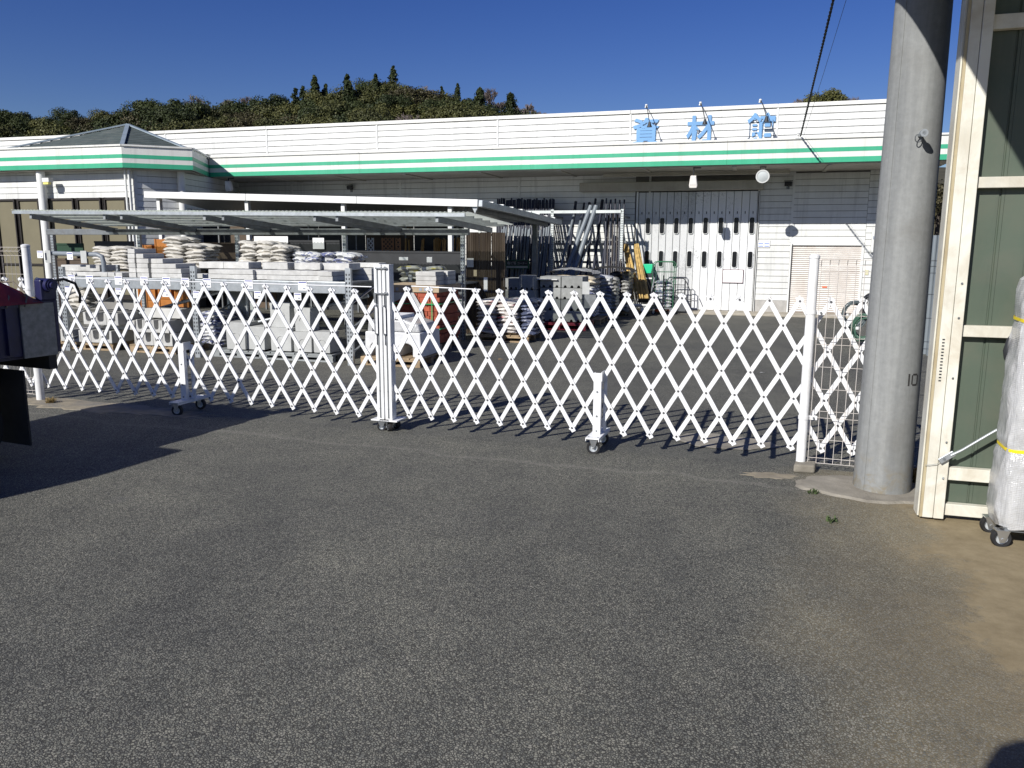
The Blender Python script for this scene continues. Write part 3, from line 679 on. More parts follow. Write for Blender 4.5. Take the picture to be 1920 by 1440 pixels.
MB().box(-.05,.05,-.012,.012,-.03,-.02).build('base', GALV, t)

# ================================================================ green shed on the right
S0 = gz(1768, 980); SRZ = -ANG
shed = thing('green_shed', 'green corrugated shed wall with white frame at the right edge', 'shed', (S0.x,S0.y,0), SRZ)
CREAM = M('cream_frame_paint', (.66,.65,.57), .5, var=.05, scale=3, dirt=(.36,.29,.19), damt=.55, dscale=4, streak=.35)
SGREEN = M('shed_green', (.080,.105,.078), .5, var=.1, scale=2, dirt=(.13,.125,.095), damt=.4, dscale=3, obj=.04, streak=.4)
TAN = M('tan_trim', (.42,.36,.23), .6, var=.1, dirt=(.24,.18,.10), damt=.5)
MB().box(-.050,.0,-.0,.10,.02,3.3).build('corner_post', CREAM, shed, bevel=.003)
MB().box(-.104,-.052,.004,.09,.02,3.3).build('corner_post', CREAM, shed, bevel=.003)
MB().box(-.118,-.1045,.010,.12,.02,3.3).build('trim', TAN, shed); MB().box(-.126,-.1185,.03,.14,.02,3.3).build('trim', CREAM, shed)
for i in range(4): MB().box(-.119,-.1185,.0,.006,0,0.01)
zr = [(.035,.10),(.235,.305),(1.020,1.080),(1.785,1.840),(2.55,2.62)]
for a_, b_ in zr: MB().box(.002, 2.4, .03, .075, a_, b_).build('rail', CREAM, shed, bevel=.003)
for i in range(17):                                       # sheets with folded ribs
    x = .004+i*.145
    MB().prism([(0,.080),(.118,.080),(.121,.088),(.127,.088),(.130,.080),(.1435,.080),(.1435,.095),(0,.095)], .02, 3.28, 'z').build('wall_sheet', SGREEN, shed, loc=(x,0,0))
MB().box(.40, 2.4, .0955, .6, .0, 3.28).build('wall_core', CORE, shed)
for i, z in enumerate((1.30,1.12,.8,.45,.25)): MB().cyl((-.025+.002*i,-.004,z),(-.025,.0,z),.006,8).build('screw', GALVD, shed)
# vent slots on the trim
for i in range(14): MB().box(-.090,-.078,.0025,.0038,.78+i*.017,.787+i*.017).build('vent_slot', DARK, shed)
# roof that juts out left of and in front of the wall
def s_loc(p): d = Vector(p)-Vector((S0.x,S0.y,0)); return (d.dot(U), d.dot(V))
e1 = s_loc((1.42,3.23,0)); ex = e1[0]
MB().box(ex, 2.6, -2.35, .8, 3.30, 3.36).build('roof', M('shed_roof', (.30,.30,.29), .6), shed)
MB().box(ex-.03, 2.6, -2.38, -2.3505, 3.27, 3.37).build('gutter', CREAM, shed); MB().box(ex-.03, ex-.0005, -2.35, .8, 3.27, 3.37).build('verge', CREAM, shed)
# stay rod hooked to the corner post
t = thing('stay_rod', 'thin galvanised rod leaning from the shed corner post to the wrapped trolley', 'rod', (S0.x,S0.y,0), SRZ)
MB().tube([(.0,-.02,.385),(.05,-.025,.42),(.16,-.028,.51),(.30,-.03,.62)], .0075, 8).build('rod', GALV, t, True)
MB().obox((-.018,-.020,.373),.085,.008,.032,(0,rad(-38),0)).build('flat_end', GALV, t, bevel=.003)
MB().cyl((-.03,-.028,.363),(-.03,-.002,.363),.007,8).build('bolt', GALVD, t)
MB().tube([(-.03,-.02,.36),(-.06,-.012,.33),(-.10,-.01,.32),(-.118,-.006,.318)], .0016, 4).build('tie_wire', GALV, t)

# ================================================================ the wrapped trolley
def wrap_mat():
    m, nt, bs, out = newmat('bubble_wrap'); geo = nd(nt, 'ShaderNodeNewGeometry'); P = geo.outputs['Position']
    mp = nd(nt, 'ShaderNodeMapping'); mp.inputs['Scale'].default_value = (1,1,.45); nt.links.new(P, mp.inputs[0])
    n1 = noise(nt, mp.outputs[0], 7, 7, .65, 1.2); n2 = noise(nt, P, 3.0, 4, .6, .8)
    c = ramp(nt, n1, [(.25, (.34,.345,.345)), (.55, (.47,.475,.475)), (.8, (.60,.605,.60))])
    c = mixc(nt, ramp(nt, n2, [(.60, (0,0,0)), (.78, (.45,)*3)]), c, (.33,.27,.20))
    nt.links.new(c, bs.inputs['Base Color']); bs.inputs['Roughness'].default_value = .22; bs.inputs['Specular IOR Level'].default_value = .7
    bs.inputs['Coat Weight'].default_value = .4; bs.inputs['Coat Roughness'].default_value = .15
    vo = nd(nt, 'ShaderNodeTexVoronoi'); vo.inputs['Scale'].default_value = 110; vo.inputs['Randomness'].default_value = .15; nt.links.new(P, vo.inputs['Vector'])
    wv = noise(nt, mp.outputs[0], 5.5, 4, .55, 1.8)
    h = math_(nt, 'ADD', math_(nt, 'MULTIPLY', vo.outputs['Distance'], -.35), math_(nt, 'MULTIPLY', wv, 2.2))
    bump(nt, bs, h, .5, .016); return m
WRAP = wrap_mat()
tr = thing('wrapped_trolley', 'tall trolley load in white bubble wrap tied with yellow straps', 'trolley', (S0.x,S0.y,0), SRZ)
def wrapped():
    rr = random.Random(3); m = MB(); nz, na = 46, 64; hw, hd, cx, cy = .30, .15, .468, -.19
    prof = [(0.10,.95),(.16,1.0),(.30,1.0),(.46,.975),(.50,.945),(.54,.965),(.80,.95),(1.02,.915),(1.10,.90),(1.14,.875),(1.19,.90),(1.28,.89),(1.34,.85),(1.375,.70),(1.39,.35),(1.392,0.0)]
    vs = []
    for i in range(nz):
        z = .10+(1.392-.10)*(1-(1-i/(nz-1))**1.0)
        for (za,ka),(zb,kb) in zip(prof, prof[1:]):
            if za <= z <= zb: kf = ka+(kb-ka)*(z-za)/(zb-za); break
        for j in range(na):
            t = 2*math.pi*j/na; c, s_ = math.cos(t), math.sin(t); e = .42
            x = abs(c)**e*(1 if c > 0 else -1)*hw; y = abs(s_)**e*(1 if s_ > 0 else -1)*hd
            w_ = 1+.010*math.sin(9*t+z*14)+.008*math.sin(23*t-z*31)+.006*math.sin(z*55+5*t)+.004*rr.uniform(-1,1)
            sh_ = -.02*max(0,z-.5)
            vs.append((cx+sh_+x*kf*w_+(.5-.5*kf)*.12, cy+y*kf*w_, z+.006*math.sin(7*t+z*20)))
    fs = [(i*na+j, i*na+(j+1)%na, (i+1)*na+(j+1)%na, (i+1)*na+j) for i in range(nz-1) for j in range(na)]
    fs += [tuple(range(na-1,-1,-1)), tuple((nz-1)*na+j for j in range(na))]
    return m.add(vs, fs)
wb = wrapped().build('wrapping', WRAP, tr, True)
YEL = M('yellow_strap', (.80,.62,.02), .4, var=.05)
def strap(z, kf, x_, y_):
    m = MB(); na = 48; hw, hd, cx, cy = .30*kf, .15*kf, .468+x_, -.19; vs = []
    for j in range(na):
        t = 2*math.pi*j/na; c, s_ = math.cos(t), math.sin(t); e = .42
        x = abs(c)**e*(1 if c > 0 else -1)*hw; y = abs(s_)**e*(1 if s_ > 0 else -1)*hd
        for dz in (-.008,.008): vs.append((cx+x, cy+y, z+dz+.004*math.sin(3*t)))
    return m.add(vs, [(2*j,2*((j+1)%na),2*((j+1)%na)+1,2*j+1) for j in range(na)]).build('strap', YEL, tr)
strap(1.140, .905, -.004, 0); strap(.500, .965, .004, 0)
MB().box(.21,.74,-.31,-.07,.085,.105).build('platform', GALVD, tr)
for x in (.20,.72):
    for y in (-.30,-.09): caster(tr, x, y, .046, .085, yaw=.12)
MB().lathe([(.0,.0),(.018,.03),(.026,.07),(.014,.13),(0,.15)], (.195,-.10,.90), 10).build('dark_part', DARK, tr, True)

# ================================================================ the small truck at the left edge
TC = Vector((-3.24,5.66,0)); TD = Vector((-.394,-.919,0)).normalized()      # rear right corner of the bed, direction to the cab
TRZ = math.atan2(TD.y, TD.x)                  # local +x towards the cab, local +y to the truck's right (our side)... checked below
truck = thing('small_truck', 'dark blue flatbed truck with red tarpaulin at the left edge', 'truck', TC, TRZ)
# local y: TD rotated by +90 degrees
LY = Vector((-TD.y, TD.x, 0)); SG = 1 if LY.dot(Vector((1,0,0))) > 0 else -1           # which way the visible side faces
def ty(a): return SG*a
TB = M('navy_truck_paint', (.012,.013,.058), .45, var=.25, scale=8, dirt=(.022,.02,.022), damt=.5, dscale=6)
REDT = M('red_tarpaulin', (.24,.022,.025), .65, var=.22, scale=7, dirt=(.10,.02,.02), damt=.4, dscale=9, bmp=.4, bscale=22)
def ybox(m, x0, x1, a, b, z0, z1): lo, hi = sorted((ty(a), ty(b))); return m.box(x0,x1,lo,hi,z0,z1)
ybox(MB(), .04, 2.28, -1.42, -.03, .70, .76).build('bed_floor', TB, truck)
ybox(MB(), .0, 2.25, -.03, .0, .72, 1.09).build('side_gate', TB, truck, bevel=.004)
ybox(MB(), .0, 2.25, -1.45, -1.42, .72, 1.09).build('side_gate', TB, truck, bevel=.004)
ybox(MB(), -.03, .0, -1.45, .0, .72, 1.09).build('tail_gate', TB, truck, bevel=.004)
for x in (.32,.75,1.2,1.65): ybox(MB(), x, x+.05, .0005, .022, .74, 1.08).build('stake', TB, truck)
ybox(MB(), .28, 2.2, .0005, .028, 1.055, 1.09).build('top_rail', TB, truck)
PLATE = M('galvanised_plate', (.26,.26,.24), .6, .2, var=.25, scale=30, dirt=(.16,.15,.13), damt=.4, dscale=9)
ybox(MB(), .012, .262, .001, .016, .705, 1.075).build('corner_plate', PLATE, truck, bevel=.003)
ybox(MB(), -.02, .10, -.05, .02, 1.09, 1.235).build('hinge_bracket', TB, truck, bevel=.01)
MB().cyl((.04,ty(-.06),1.195),(.04,ty(.05),1.195),.048,18).cyl((.04,ty(.05),1.195),(.04,ty(.075),1.195),.024,12).cyl((.04,ty(.05),1.195),(.04,ty(.058),1.195),.036,12).build('hinge_pivot', TB, truck, True)
MB().tube([(.03,ty(.03),1.22),(-.05,ty(.06),1.235),(-.13,ty(.07),1.20),(-.17,ty(.06),1.12),(-.17,ty(.05),1.06)], .010, 8).build('hose', BLACK, truck, True)
m = MB(); nx, ny = 26, 14; rr = random.Random(8)                             # tarpaulin heaped over the load
vs = []
for i in range(nx+1):
    for j in range(ny+1):
        x = .10+2.1*i/nx; b = -1.46+1.50*j/ny; e = min(1, (j/ny)*5, (1-j/ny)*14); ex_ = min(1, i/nx*4.5)
        z = 1.10+.25*min(e,ex_)**.8+.05*ex_*e*math.sin(i*1.1+j*.7)*.5+rr.uniform(-.008,.008)
        if j == ny: z = 1.075
        if j == 0: z = 1.02
        vs.append((x, ty(b), z))
m.add(vs, [(i*(ny+1)+j,(i+1)*(ny+1)+j,(i+1)*(ny+1)+j+1,i*(ny+1)+j+1) for i in range(nx) for j in range(ny)])
m.build('tarpaulin', REDT, truck, True)
ROPE = M('old_rope', (.16,.14,.11), .9, var=.3, scale=30)
for k in range(5):
    x = .16+.13*k; MB().tube([(x-.05,ty(-.5+.1*k),1.2+.02*k),(x-.02,ty(-.2),1.22),(x+.03,ty(.0),1.13),(x+.08,ty(.035),1.06)], .006, 5).build('rope', ROPE, truck, True)
m = MB()
for k in range(26):
    a = rr.uniform(0,6.3); x, b = rr.uniform(.0,.24), rr.uniform(-.5,-.03)
    m.obox((x,ty(b),1.11+rr.uniform(0,.03)), rr.uniform(.04,.12), .012, .006, (rr.uniform(-.3,.3),rr.uniform(-.3,.3),a))
tag(m.build('straw_litter', M('straw', (.32,.25,.13), .9, var=.3, scale=40), truck), kind='stuff')
ybox(MB(), .3, 3.2, -1.15, -.95, .50, .66).build('chassis_rail', BLACK, truck); ybox(MB(), .3, 3.2, -.5, -.3, .50, .66).build('chassis_rail', BLACK, truck)
ybox(MB(), .0, .06, -1.40, -.02, .60, .70).build('rear_beam', BLACK, truck)
ybox(MB(), -.012, .0, -.34, -.06, .61, .69).build('tail_light', M('tail_red', (.30,.01,.01), .25), truck)
ybox(MB(), .25, .265, -.42, -.02, .09, .62).build('mud_flap', BLACK, truck)
def wheel(x, b):
    w = MB().lathe([(.12,-.07),(.22,-.075),(.265,-.06),(.27,0),(.265,.06),(.22,.075),(.12,.07)], (0,0,0), 30, 'y').build('wheel', M('truck_tyre', (.009,.009,.009), .85, var=.2), truck, True, loc=(x,ty(b),.27))
    MB().lathe([(0,.03),(.05,.05),(.12,.03),(.16,.06),(.16,-.06),(0,-.03)], (0,0,0), 24, 'y').build('rim', MATS['truck_tyre'], w, True)
for x in (.66, 2.75):
    for b in (-.14, -1.26): wheel(x, b)
cabp = [(2.30,.55),(3.55,.55),(3.62,.95),(3.42,1.12),(3.05,1.74),(2.36,1.76),(2.30,1.60)]
MB().prism(cabp, min(ty(-1.43),ty(0)), max(ty(-1.43),ty(0))).build('cab', TB, truck, bevel=.03)
MB().prism([(2.62,1.15),(3.30,1.15),(3.02,1.62),(2.62,1.62)], *sorted((ty(.001),ty(.006)))).build('side_window', GLASSD, truck)
MB().prism([(2.62,1.15),(3.30,1.15),(3.02,1.62),(2.62,1.62)], *sorted((ty(-1.431),ty(-1.436)))).build('side_window', GLASSD, truck)
MB().bar((3.12,0,1.66),(3.435,0,1.13),1.2,.006,(0,1,0))
# ================================================================ the photographer (only the shadow falls into the picture)
def person():
    t = thing('person', 'person standing and holding up a phone, seen only as a shadow at the lower right', 'person', (-.245,.0,0)); t.scale = (1,1,1.0)
    J = {'pel':(0,0,.93,.125,.10),'spi':(0,.0,1.12,.13,.095),'che':(0,.0,1.33,.165,.105),'nec':(0,.0,1.48,.055,.055),'hea':(.0,.02,1.60,.078,.09),'top':(0,.02,1.71,.07,.08),
         'shR':(.18,0,1.40,.06,.06),'elR':(.25,.02,1.18,.043,.043),'wrR':(.30,-.05,1.34,.032,.032),'haR':(.34,-.08,1.40,.04,.022),
         'shL':(-.18,0,1.40,.06,.06),'elL':(-.25,-.06,1.16,.043,.043),'wrL':(-.10,-.04,1.28,.032,.032),'haL':(-.02,-.06,1.32,.04,.022),
         'hiR':(.09,0,.88,.09,.09),'knR':(.10,.02,.50,.06,.06),'anR':(.10,0,.09,.042,.042),'toR':(.11,.15,.04,.04,.035),
         'hiL':(-.09,0,.88,.09,.09),'knL':(-.10,.02,.50,.06,.06),'anL':(-.10,0,.09,.042,.042),'toL':(-.11,.15,.04,.04,.035)}
    E_ = [('pel','spi'),('spi','che'),('che','nec'),('nec','hea'),('hea','top'),('che','shR'),('shR','elR'),('elR','wrR'),('wrR','haR'),('che','shL'),('shL','elL'),('elL','wrL'),('wrL','haL'),
          ('pel','hiR'),('hiR','knR'),('knR','anR'),('anR','toR'),('pel','hiL'),('hiL','knL'),('knL','anL'),('anL','toL')]
    ks = list(J); vs = [J[k][:3] for k in ks]; rs = [J[k][3:] for k in ks]; es = [(ks.index(a), ks.index(b)) for a,b in E_]
    for hand, sx in (('haR',1),('haL',1)):                  # five fingers to each hand
        hx, hy, hz = J[hand][:3]; i0 = ks.index(hand)
        for f in range(5):
            dx = (-.028+.014*f) if f < 4 else -.035; ln = (.06,.07,.075,.065,.045)[f]
            a = len(vs); vs += [(hx+dx*.8,hy+.01,hz+.03 if f < 4 else hz),(hx+dx,hy+.028,hz+.03+ln*.5 if f < 4 else hz+.02),(hx+dx,hy+.012,hz+.03+ln if f < 4 else hz+.05)]
            rs += [(.009,.009),(.0085,.0085),(.0075,.0075)]; es += [(i0,a),(a,a+1),(a+1,a+2)]
    me = bpy.data.meshes.new('body'); me.from_pydata(vs, es, []); me.materials.append(M('dark_jacket', (.03,.032,.04), .8))
    o = inst('body', me, t); sk = o.modifiers.new('skin','SKIN')
    for i, sv in enumerate(me.skin_vertices[0].data): sv.radius = rs[i]; sv.use_root = (i == 0)
    ss = o.modifiers.new('sub','SUBSURF'); ss.levels = ss.render_levels = 2
    MB().lathe([(0,.115),(.05,.105),(.085,.06),(.095,0),(.092,-.05),(.085,-.055)], (0,.015,1.66), 18).build('hair', M('black_hair', (.012,.011,.010), .6), t, True)
    ph = MB().obox((.275,-.085,1.48),.075,.009,.15,(.1,0,.0)).build('phone', DARK); ph.location = t.location
    tag(ph, 'phone held up by the person whose shadow shows at the lower right', 'phone')
person()

# ================================================================ the yard: rack, canopies and goods
def perf_post(par, x, y, z0, z1, name='upright', w=.05, d=.045, mat=None):
    m = MB().prism([(x-w/2,y-d/2),(x+w/2,y-d/2),(x+w/2,y+d/2),(x+w/2-.006,y+d/2),(x+w/2-.006,y-d/2+.006),(x-w/2+.006,y-d/2+.006),(x-w/2+.006,y+d/2),(x-w/2,y+d/2)], z0, z1, 'z')
    o = m.build(name, mat or GALV, par)
    h = MB(); z = z0+.06
    while z < z1-.03:
        for s_ in (-1,1): h.obox((x+s_*w*.26, y-d/2-.001, z), w*.20, .002, .024, (0,s_*.25,0))
        z += .05
    tag(h.build('slot_holes', DARK, o), kind='stuff'); return o
RV = -9.45
rack_u = [at(px, 560, RV)[0] for px in (121, 366, 655)]
zdk = at(520, 526, RV)[1]; ztop = at(655, 506, RV)[1]
rack = yard('storage_rack', 'long galvanised storage rack with slab covered top shelf behind the gate', 'rack', 0, 0)
for i, u in enumerate(rack_u):
    zt_ = ztop+.02 if i else at(118,500,RV)[1]
    perf_post(rack, u, RV, 0, zt_, w=.075); perf_post(rack, u, RV+1.0, 0, zt_, w=.06)
    for k in range(3): MB().bar((u,RV+.03,.15+.3*k),(u,RV+.97,.42+.3*k),.03,.012).build('brace', GALV, rack)
for a_, b_ in zip(rack_u, rack_u[1:]):
    MB().box(a_+.03, b_-.03, RV-.03, RV+.02, zdk-.145, zdk).build('beam', GALV, rack, bevel=.006)
    MB().box(a_+.03, b_-.03, RV+.96, RV+1.0, zdk-.11, zdk).build('beam', GALV, rack)
    MB().box(a_+.03, b_-.03, RV+.02, RV+.96, zdk-.03, zdk-.008).build('deck', GALVD, rack)
    MB().cyl((a_,RV+.5,.30),(b_,RV+.5,zdk-.2),.022,8).build('diagonal', GALV, rack)
# right hand bay, set back
u2 = at(868, 500, -6.52)[0]; z2 = at(800, 530, -6.60)[1]
bay = yard('bay_shelf', 'galvanised shelf bay with printed bags right of the rack', 'shelf', 0, 0)
ua, ub = at(768, 530, -6.60)[0], at(862, 530, -6.60)[0]
MB().box(ua, ub, -6.63, -6.58, z2-.10, z2).build('beam', GALV, bay, bevel=.005); MB().box(ua, ub, -6.58, -5.7, z2-.03, z2-.006).build('deck', GALVD, bay)
for u in (ua, ub): perf_post(bay, u, -6.56, 0, z2+.12, w=.055); perf_post(bay, u, -5.72, 0, z2+.12, w=.055)
# the front roof over the rack
RPV = -6.52
roof1 = yard('rack_roof', 'open lean-to roof of pale corrugated sheets on grey steel over the rack', 'canopy', 0, 0)
post_u = [at(px, 470, RPV)[0] for px in (101, 263, 446, 647, 868)]; zb_ = at(868, 441, RPV)[1]
for u in post_u: perf_post(roof1, u, RPV, 0, zb_, 'post', .06, .05)
MB().box(post_u[0]-.1, post_u[-1]+.1, RPV-.04, RPV+.04, zb_, zb_+.10).build('beam', GALVD, roof1, bevel=.004)
EV = -8.35; uL, zL = at(24, 398, EV); uR, zR = at(872, 403, EV); zE = (zL+zR)/2
BV = RPV+.16; zB = zb_+.125                                  # rear edge
def roofz(u, v): t = (v-EV)/(BV-EV); f = (u-uL)/(uR-uL); return (zL+(zR-zL)*f)*(1-t)+zB*t
POLY = None
def poly_mat():
    m, nt, bs, out = newmat('pale_corrugated_plastic'); geo = nd(nt, 'ShaderNodeNewGeometry'); P = geo.outputs['Position']
    n = noise(nt, P, 3, 6, .6, .5); c = ramp(nt, n, [(.3, (.80,.85,.74)), (.7, (.93,.96,.87))])
    tr_ = nd(nt, 'ShaderNodeBsdfTranslucent'); nt.links.new(c, tr_.inputs[0]); nt.links.new(c, bs.inputs['Base Color']); bs.inputs['Roughness'].default_value = .45
    mx = nd(nt, 'ShaderNodeMixShader'); mx.inputs[0].default_value = .72; nt.links.new(bs.outputs[0], mx.inputs[1]); nt.links.new(tr_.outputs[0], mx.inputs[2]); tp = nd(nt, 'ShaderNodeBsdfTransparent'); tp.inputs[0].default_value = (.86,.9,.84,1); m2 = nd(nt, 'ShaderNodeMixShader'); m2.inputs[0].default_value = .48; nt.links.new(mx.outputs[0], m2.inputs[1]); nt.links.new(tp.outputs[0], m2.inputs[2]); nt.links.new(m2.outputs[0], out.inputs[0]); return m
POLY = poly_mat()
ns = 9
for i in range(ns):                                          # corrugated sheets, each overlapping the next
    a_, b_ = uL+(uR-uL)*i/ns, uL+(uR-uL)*(i+1)/ns+.05; m = MB(); nw = 64; vs = []
    for j in range(nw+1):
        u = a_+(b_-a_)*j/nw; w_ = .009*math.sin(2*math.pi*(u-uL)/.063)+.003*(i % 2)
        vs += [(u,EV-.03,roofz(u,EV)+.035+w_),(u,BV,roofz(u,BV)+.035+w_)]
    m.add(vs, [(2*j,2*j+2,2*j+3,2*j+1) for j in range(nw)]); m.build('roof_sheet', POLY, roof1, True)
MB().bar((uL,EV,zL),(uR,EV,zR),.035,.045).build('edge_purlin', GALV, roof1)
for k in range(1,6):
    v = EV+(BV-EV)*k/6; MB().bar((uL,v,roofz(uL,v)),(uR,v,roofz(uR,v)),.03,.03).build('purlin', GALVD, roof1)
for px0, px1 in ((52,180),(190,250),(222,340),(378,520),(413,560),(585,700),(627,745),(815,905)):
    u0 = at(px0+3, 402, EV)[0]; u1 = u0+.12*(1 if px0 % 2 else -1)
    MB().bar((u0,EV+.02,roofz(u0,EV)-.055),(u1,BV-.1,roofz(u1,BV)-.05),.04,.075).build('rafter', GALVD, roof1)
    um = u0+(u1-u0)*.75; MB().box(um-.02,um+.02,RPV-.02,RPV+.02,zb_+.101,roofz(um,RPV)-.06).build('stub', GALV, roof1)
# the white edged canopy behind it
CV = -5.3; cuL, czL = at(272, 371, CV); cuR, czR = at(897, 388, CV)
can = yard('white_canopy', 'flat canopy with a long white front edge behind the rack roof', 'canopy', 0, 0)
nb = 3
for i in range(nb):
    a_, b_ = i/nb, (i+1)/nb-.001; p = Vector((cuL+(cuR-cuL)*a_,CV,czL+(czR-czL)*a_+.06)); q = Vector((cuL+(cuR-cuL)*b_,CV,czL+(czR-czL)*b_+.06))
    MB().bar(p, q, .05, .12).build('edge_board', WHITE, can, bevel=.006)
rv = -1.5; rz_ = at(1050, 422, rv)[1]; ruR = at(1050, 422, rv)[0]
MB().bar((cuR+.03,CV,czR+.055),(ruR,rv,rz_+.05),.09,.11).build('side_gutter', GALV, can, bevel=.01)
for k in range(1,9):
    t = k/9; p = Vector((cuR+.03,CV,czR+.055)).lerp(Vector((ruR,rv,rz_+.05)),t); MB().obox(p+Vector((.0,0,.062)),.10,.05,.02).build('gutter_clip', WHITE, can)
m = MB(); m.add([(cuL,CV+.03,czL+.10),(cuR,CV+.03,czR+.10),(ruR,rv,rz_+.08),(cuL-.3,rv,rz_+.12)],[(0,1,2,3)]); m.add([(cuL,CV+.03,czL+.08),(cuR,CV+.03,czR+.08),(ruR,rv,rz_+.06),(cuL-.3,rv,rz_+.10)],[(3,2,1,0)])
m.build('roof_deck', GALVD, can)
for px in (300, 465, 645, 845):
    u = at(px, 385, CV+.1)[0]; f = (u-cuL)/(cuR-cuL); MB().box(u-.035,u+.035,CV+.05,CV+.13,0,czL+(czR-czL)*f).build('post', WHITE, can)
for px in (338, 1003): u = at(px, 470, rv-.2)[0]; MB().box(u-.05,u+.05,rv-.25,rv-.15,0,rz_+.05).build('post', GALVD, can)
MB().bar((cuR-.3,CV+.2,czR-.0),(ruR-.2,rv-.3,rz_),.05,.09).build('side_rafter', GALVD, can)
MB().prism([(0,0),(.10,0),(.05,-.10)], -.02, .02).build('corner_bracket', GALV, can, loc=(cuR-.12,CV+.04,czR-.005))

# ---------------------------------------------------------------- bags
def bag_mesh(L, Wd, H, seed, mat):
    r = random.Random(seed); nx, ny = 10, 6; vs = []
    for s_ in (1,-1):
        for i in range(nx+1):
            for j in range(ny+1):
                a, b = 2*i/nx-1, 2*j/ny-1
                e = (1-abs(a)**5)**.5*(1-abs(b)**4)**.5; pin = 1-.10*abs(a)**6*(1 if abs(b) > .5 else .6)
                vs.append((a*L/2*(1-.03*abs(b)**3)+r.uniform(-1,1)*.004, b*Wd/2*pin+r.uniform(-1,1)*.004,
                           s_*H/2*e*(1+.10*r.uniform(-1,1))+.012*math.sin(a*2.2+seed)*(1-abs(b)*.3)))
    n1 = (nx+1)*(ny+1); fs = []
    for i in range(nx):
        for j in range(ny):
            q = (i*(ny+1)+j,(i+1)*(ny+1)+j,(i+1)*(ny+1)+j+1,i*(ny+1)+j+1); fs += [q, tuple(n1+k for k in q[::-1])]
    edge = [i*(ny+1) for i in range(nx+1)]+[nx*(ny+1)+j for j in range(1,ny+1)]+[i*(ny+1)+ny for i in range(nx-1,-1,-1)]+[j for j in range(ny-1,0,-1)]
    for k in range(len(edge)): a, b = edge[k], edge[(k+1)%len(edge)]; fs.append((a,b,n1+b,n1+a))
    me = MB().add(vs, fs).mesh('sack', mat, False); me.polygons.foreach_set('use_smooth',[True]*len(me.polygons)); return me
def bag_mat(name, base, ink, cover, sc=(7,16,10), gloss=.5):
    m, nt, bs, out = newmat(name); tc = nd(nt,'ShaderNodeTexCoord'); oi = nd(nt,'ShaderNodeObjectInfo')
    ad = nd(nt,'ShaderNodeVectorMath', operation='ADD'); nt.links.new(tc.outputs['Object'], ad.inputs[0])
    cb = nd(nt,'ShaderNodeCombineXYZ'); nt.links.new(math_(nt,'MULTIPLY',oi.outputs['Random'],37.0), cb.inputs[0]); nt.links.new(cb.outputs[0], ad.inputs[1])
    mp = nd(nt,'ShaderNodeMapping'); mp.inputs['Scale'].default_value = sc; nt.links.new(ad.outputs[0], mp.inputs[0])
    n = noise(nt, mp.outputs[0], 1.0, 3, .7, .6); n2 = noise(nt, ad.outputs[0], 14, 5)
    c = ramp(nt, n2, [(.3, tuple(x*.82 for x in base)), (.7, base)])
    if ink: c = mixc(nt, ramp(nt, n, [(cover,(0,0,0)),(cover+.03,(.9,)*3)]), c, ink)
    hs = nd(nt,'ShaderNodeHueSaturation'); nt.links.new(c, hs.inputs['Color']); v_ = math_(nt,'MULTIPLY_ADD',oi.outputs['Random'],.22); v_.node.inputs[2].default_value = .87; nt.links.new(v_, hs.inputs['Value'])
    nt.links.new(hs.outputs[0], bs.inputs['Base Color']); bs.inputs['Roughness'].default_value = gloss
    bump(nt, bs, noise(nt, ad.outputs[0], 22, 5, .6, 1.0), .5, .012); return m
BAGW = bag_mat('white_paper_sack', (.56,.54,.49), (.26,.24,.20), .66, gloss=.7); BAGB = bag_mat('blue_print_sack', (.62,.63,.62), (.05,.07,.22), .52)
BAGR = bag_mat('red_print_sack', (.66,.63,.60), (.50,.03,.06), .60, (3,8,22), .35); BAGY = bag_mat('yellow_print_sack', (.60,.60,.54), (.55,.48,.05), .58)
BAGD = bag_mat('clear_grey_sack', (.36,.36,.34), (.20,.20,.19), .6, gloss=.3); BAGC = bag_mat('cream_sack', (.70,.62,.48), (.40,.25,.45), .66); BAGK = bag_mat('dark_blue_sack', (.10,.12,.20), (.45,.45,.50), .6, gloss=.35)
BG = {}
def stack(label, group, u, v, z, nx, ny, nz, mat, L=.42, Wd=.26, H=.085, rz=0.0, skip=None, jit=.02):
    key = (mat.name, L, Wd, H)
    if key not in BG: BG[key] = [bag_mesh(L, Wd, H*1.12, s_, mat) for s_ in range(3)]
    for k in range(nz):
        turn = k % 2 if nx*ny > 1 and nx*L > 0 else 0
        for i in range(nx):
            for j in range(ny):
                if skip and skip(i,j,k): continue
                x = (i-(nx-1)/2)*L*.97; y = (j-(ny-1)/2)*Wd*1.0; c, s_ = math.cos(rz), math.sin(rz)
                x += R_.uniform(-jit,jit); y += R_.uniform(-jit,jit)*.6
                o = inst('sack', BG[key][(i+2*j+k) % 3]); ytag(o, u+x*c-y*s_, v+x*s_+y*c, z+H*.5+k*H*.93+R_.uniform(0,.004), label, 'sack', group, rz+R_.uniform(-.05,.05)+(math.pi if R_.random() < .5 else 0))
dz = zdk
def ux(px, py, v): return at(px, py, v)[0]
v = -8.1
stack('white paper sack in the leftmost flat topped stack on the rack', 'sacks in the leftmost stack', ux(225,490,v), v, at(225,507,v)[1], 2, 2, 7, BAGW, .33, .22, .054)
v = -8.0
stack('white sack in the tall heap under the second roof bay', 'sacks in the tall heap', ux(362,490,v), v, at(362,503,v)[1], 2, 2, 9, BAGW, .34, .24, .054, skip=lambda i,j,k: k > 6 and i == 1, jit=.035)
stack('loose white sack lying flat left of the tall heap', 'loose white sacks', ux(318,497,v-.2), v-.2, at(318,503,v-.2)[1], 1, 1, 2, BAGW, .36, .24, .075, jit=.05)
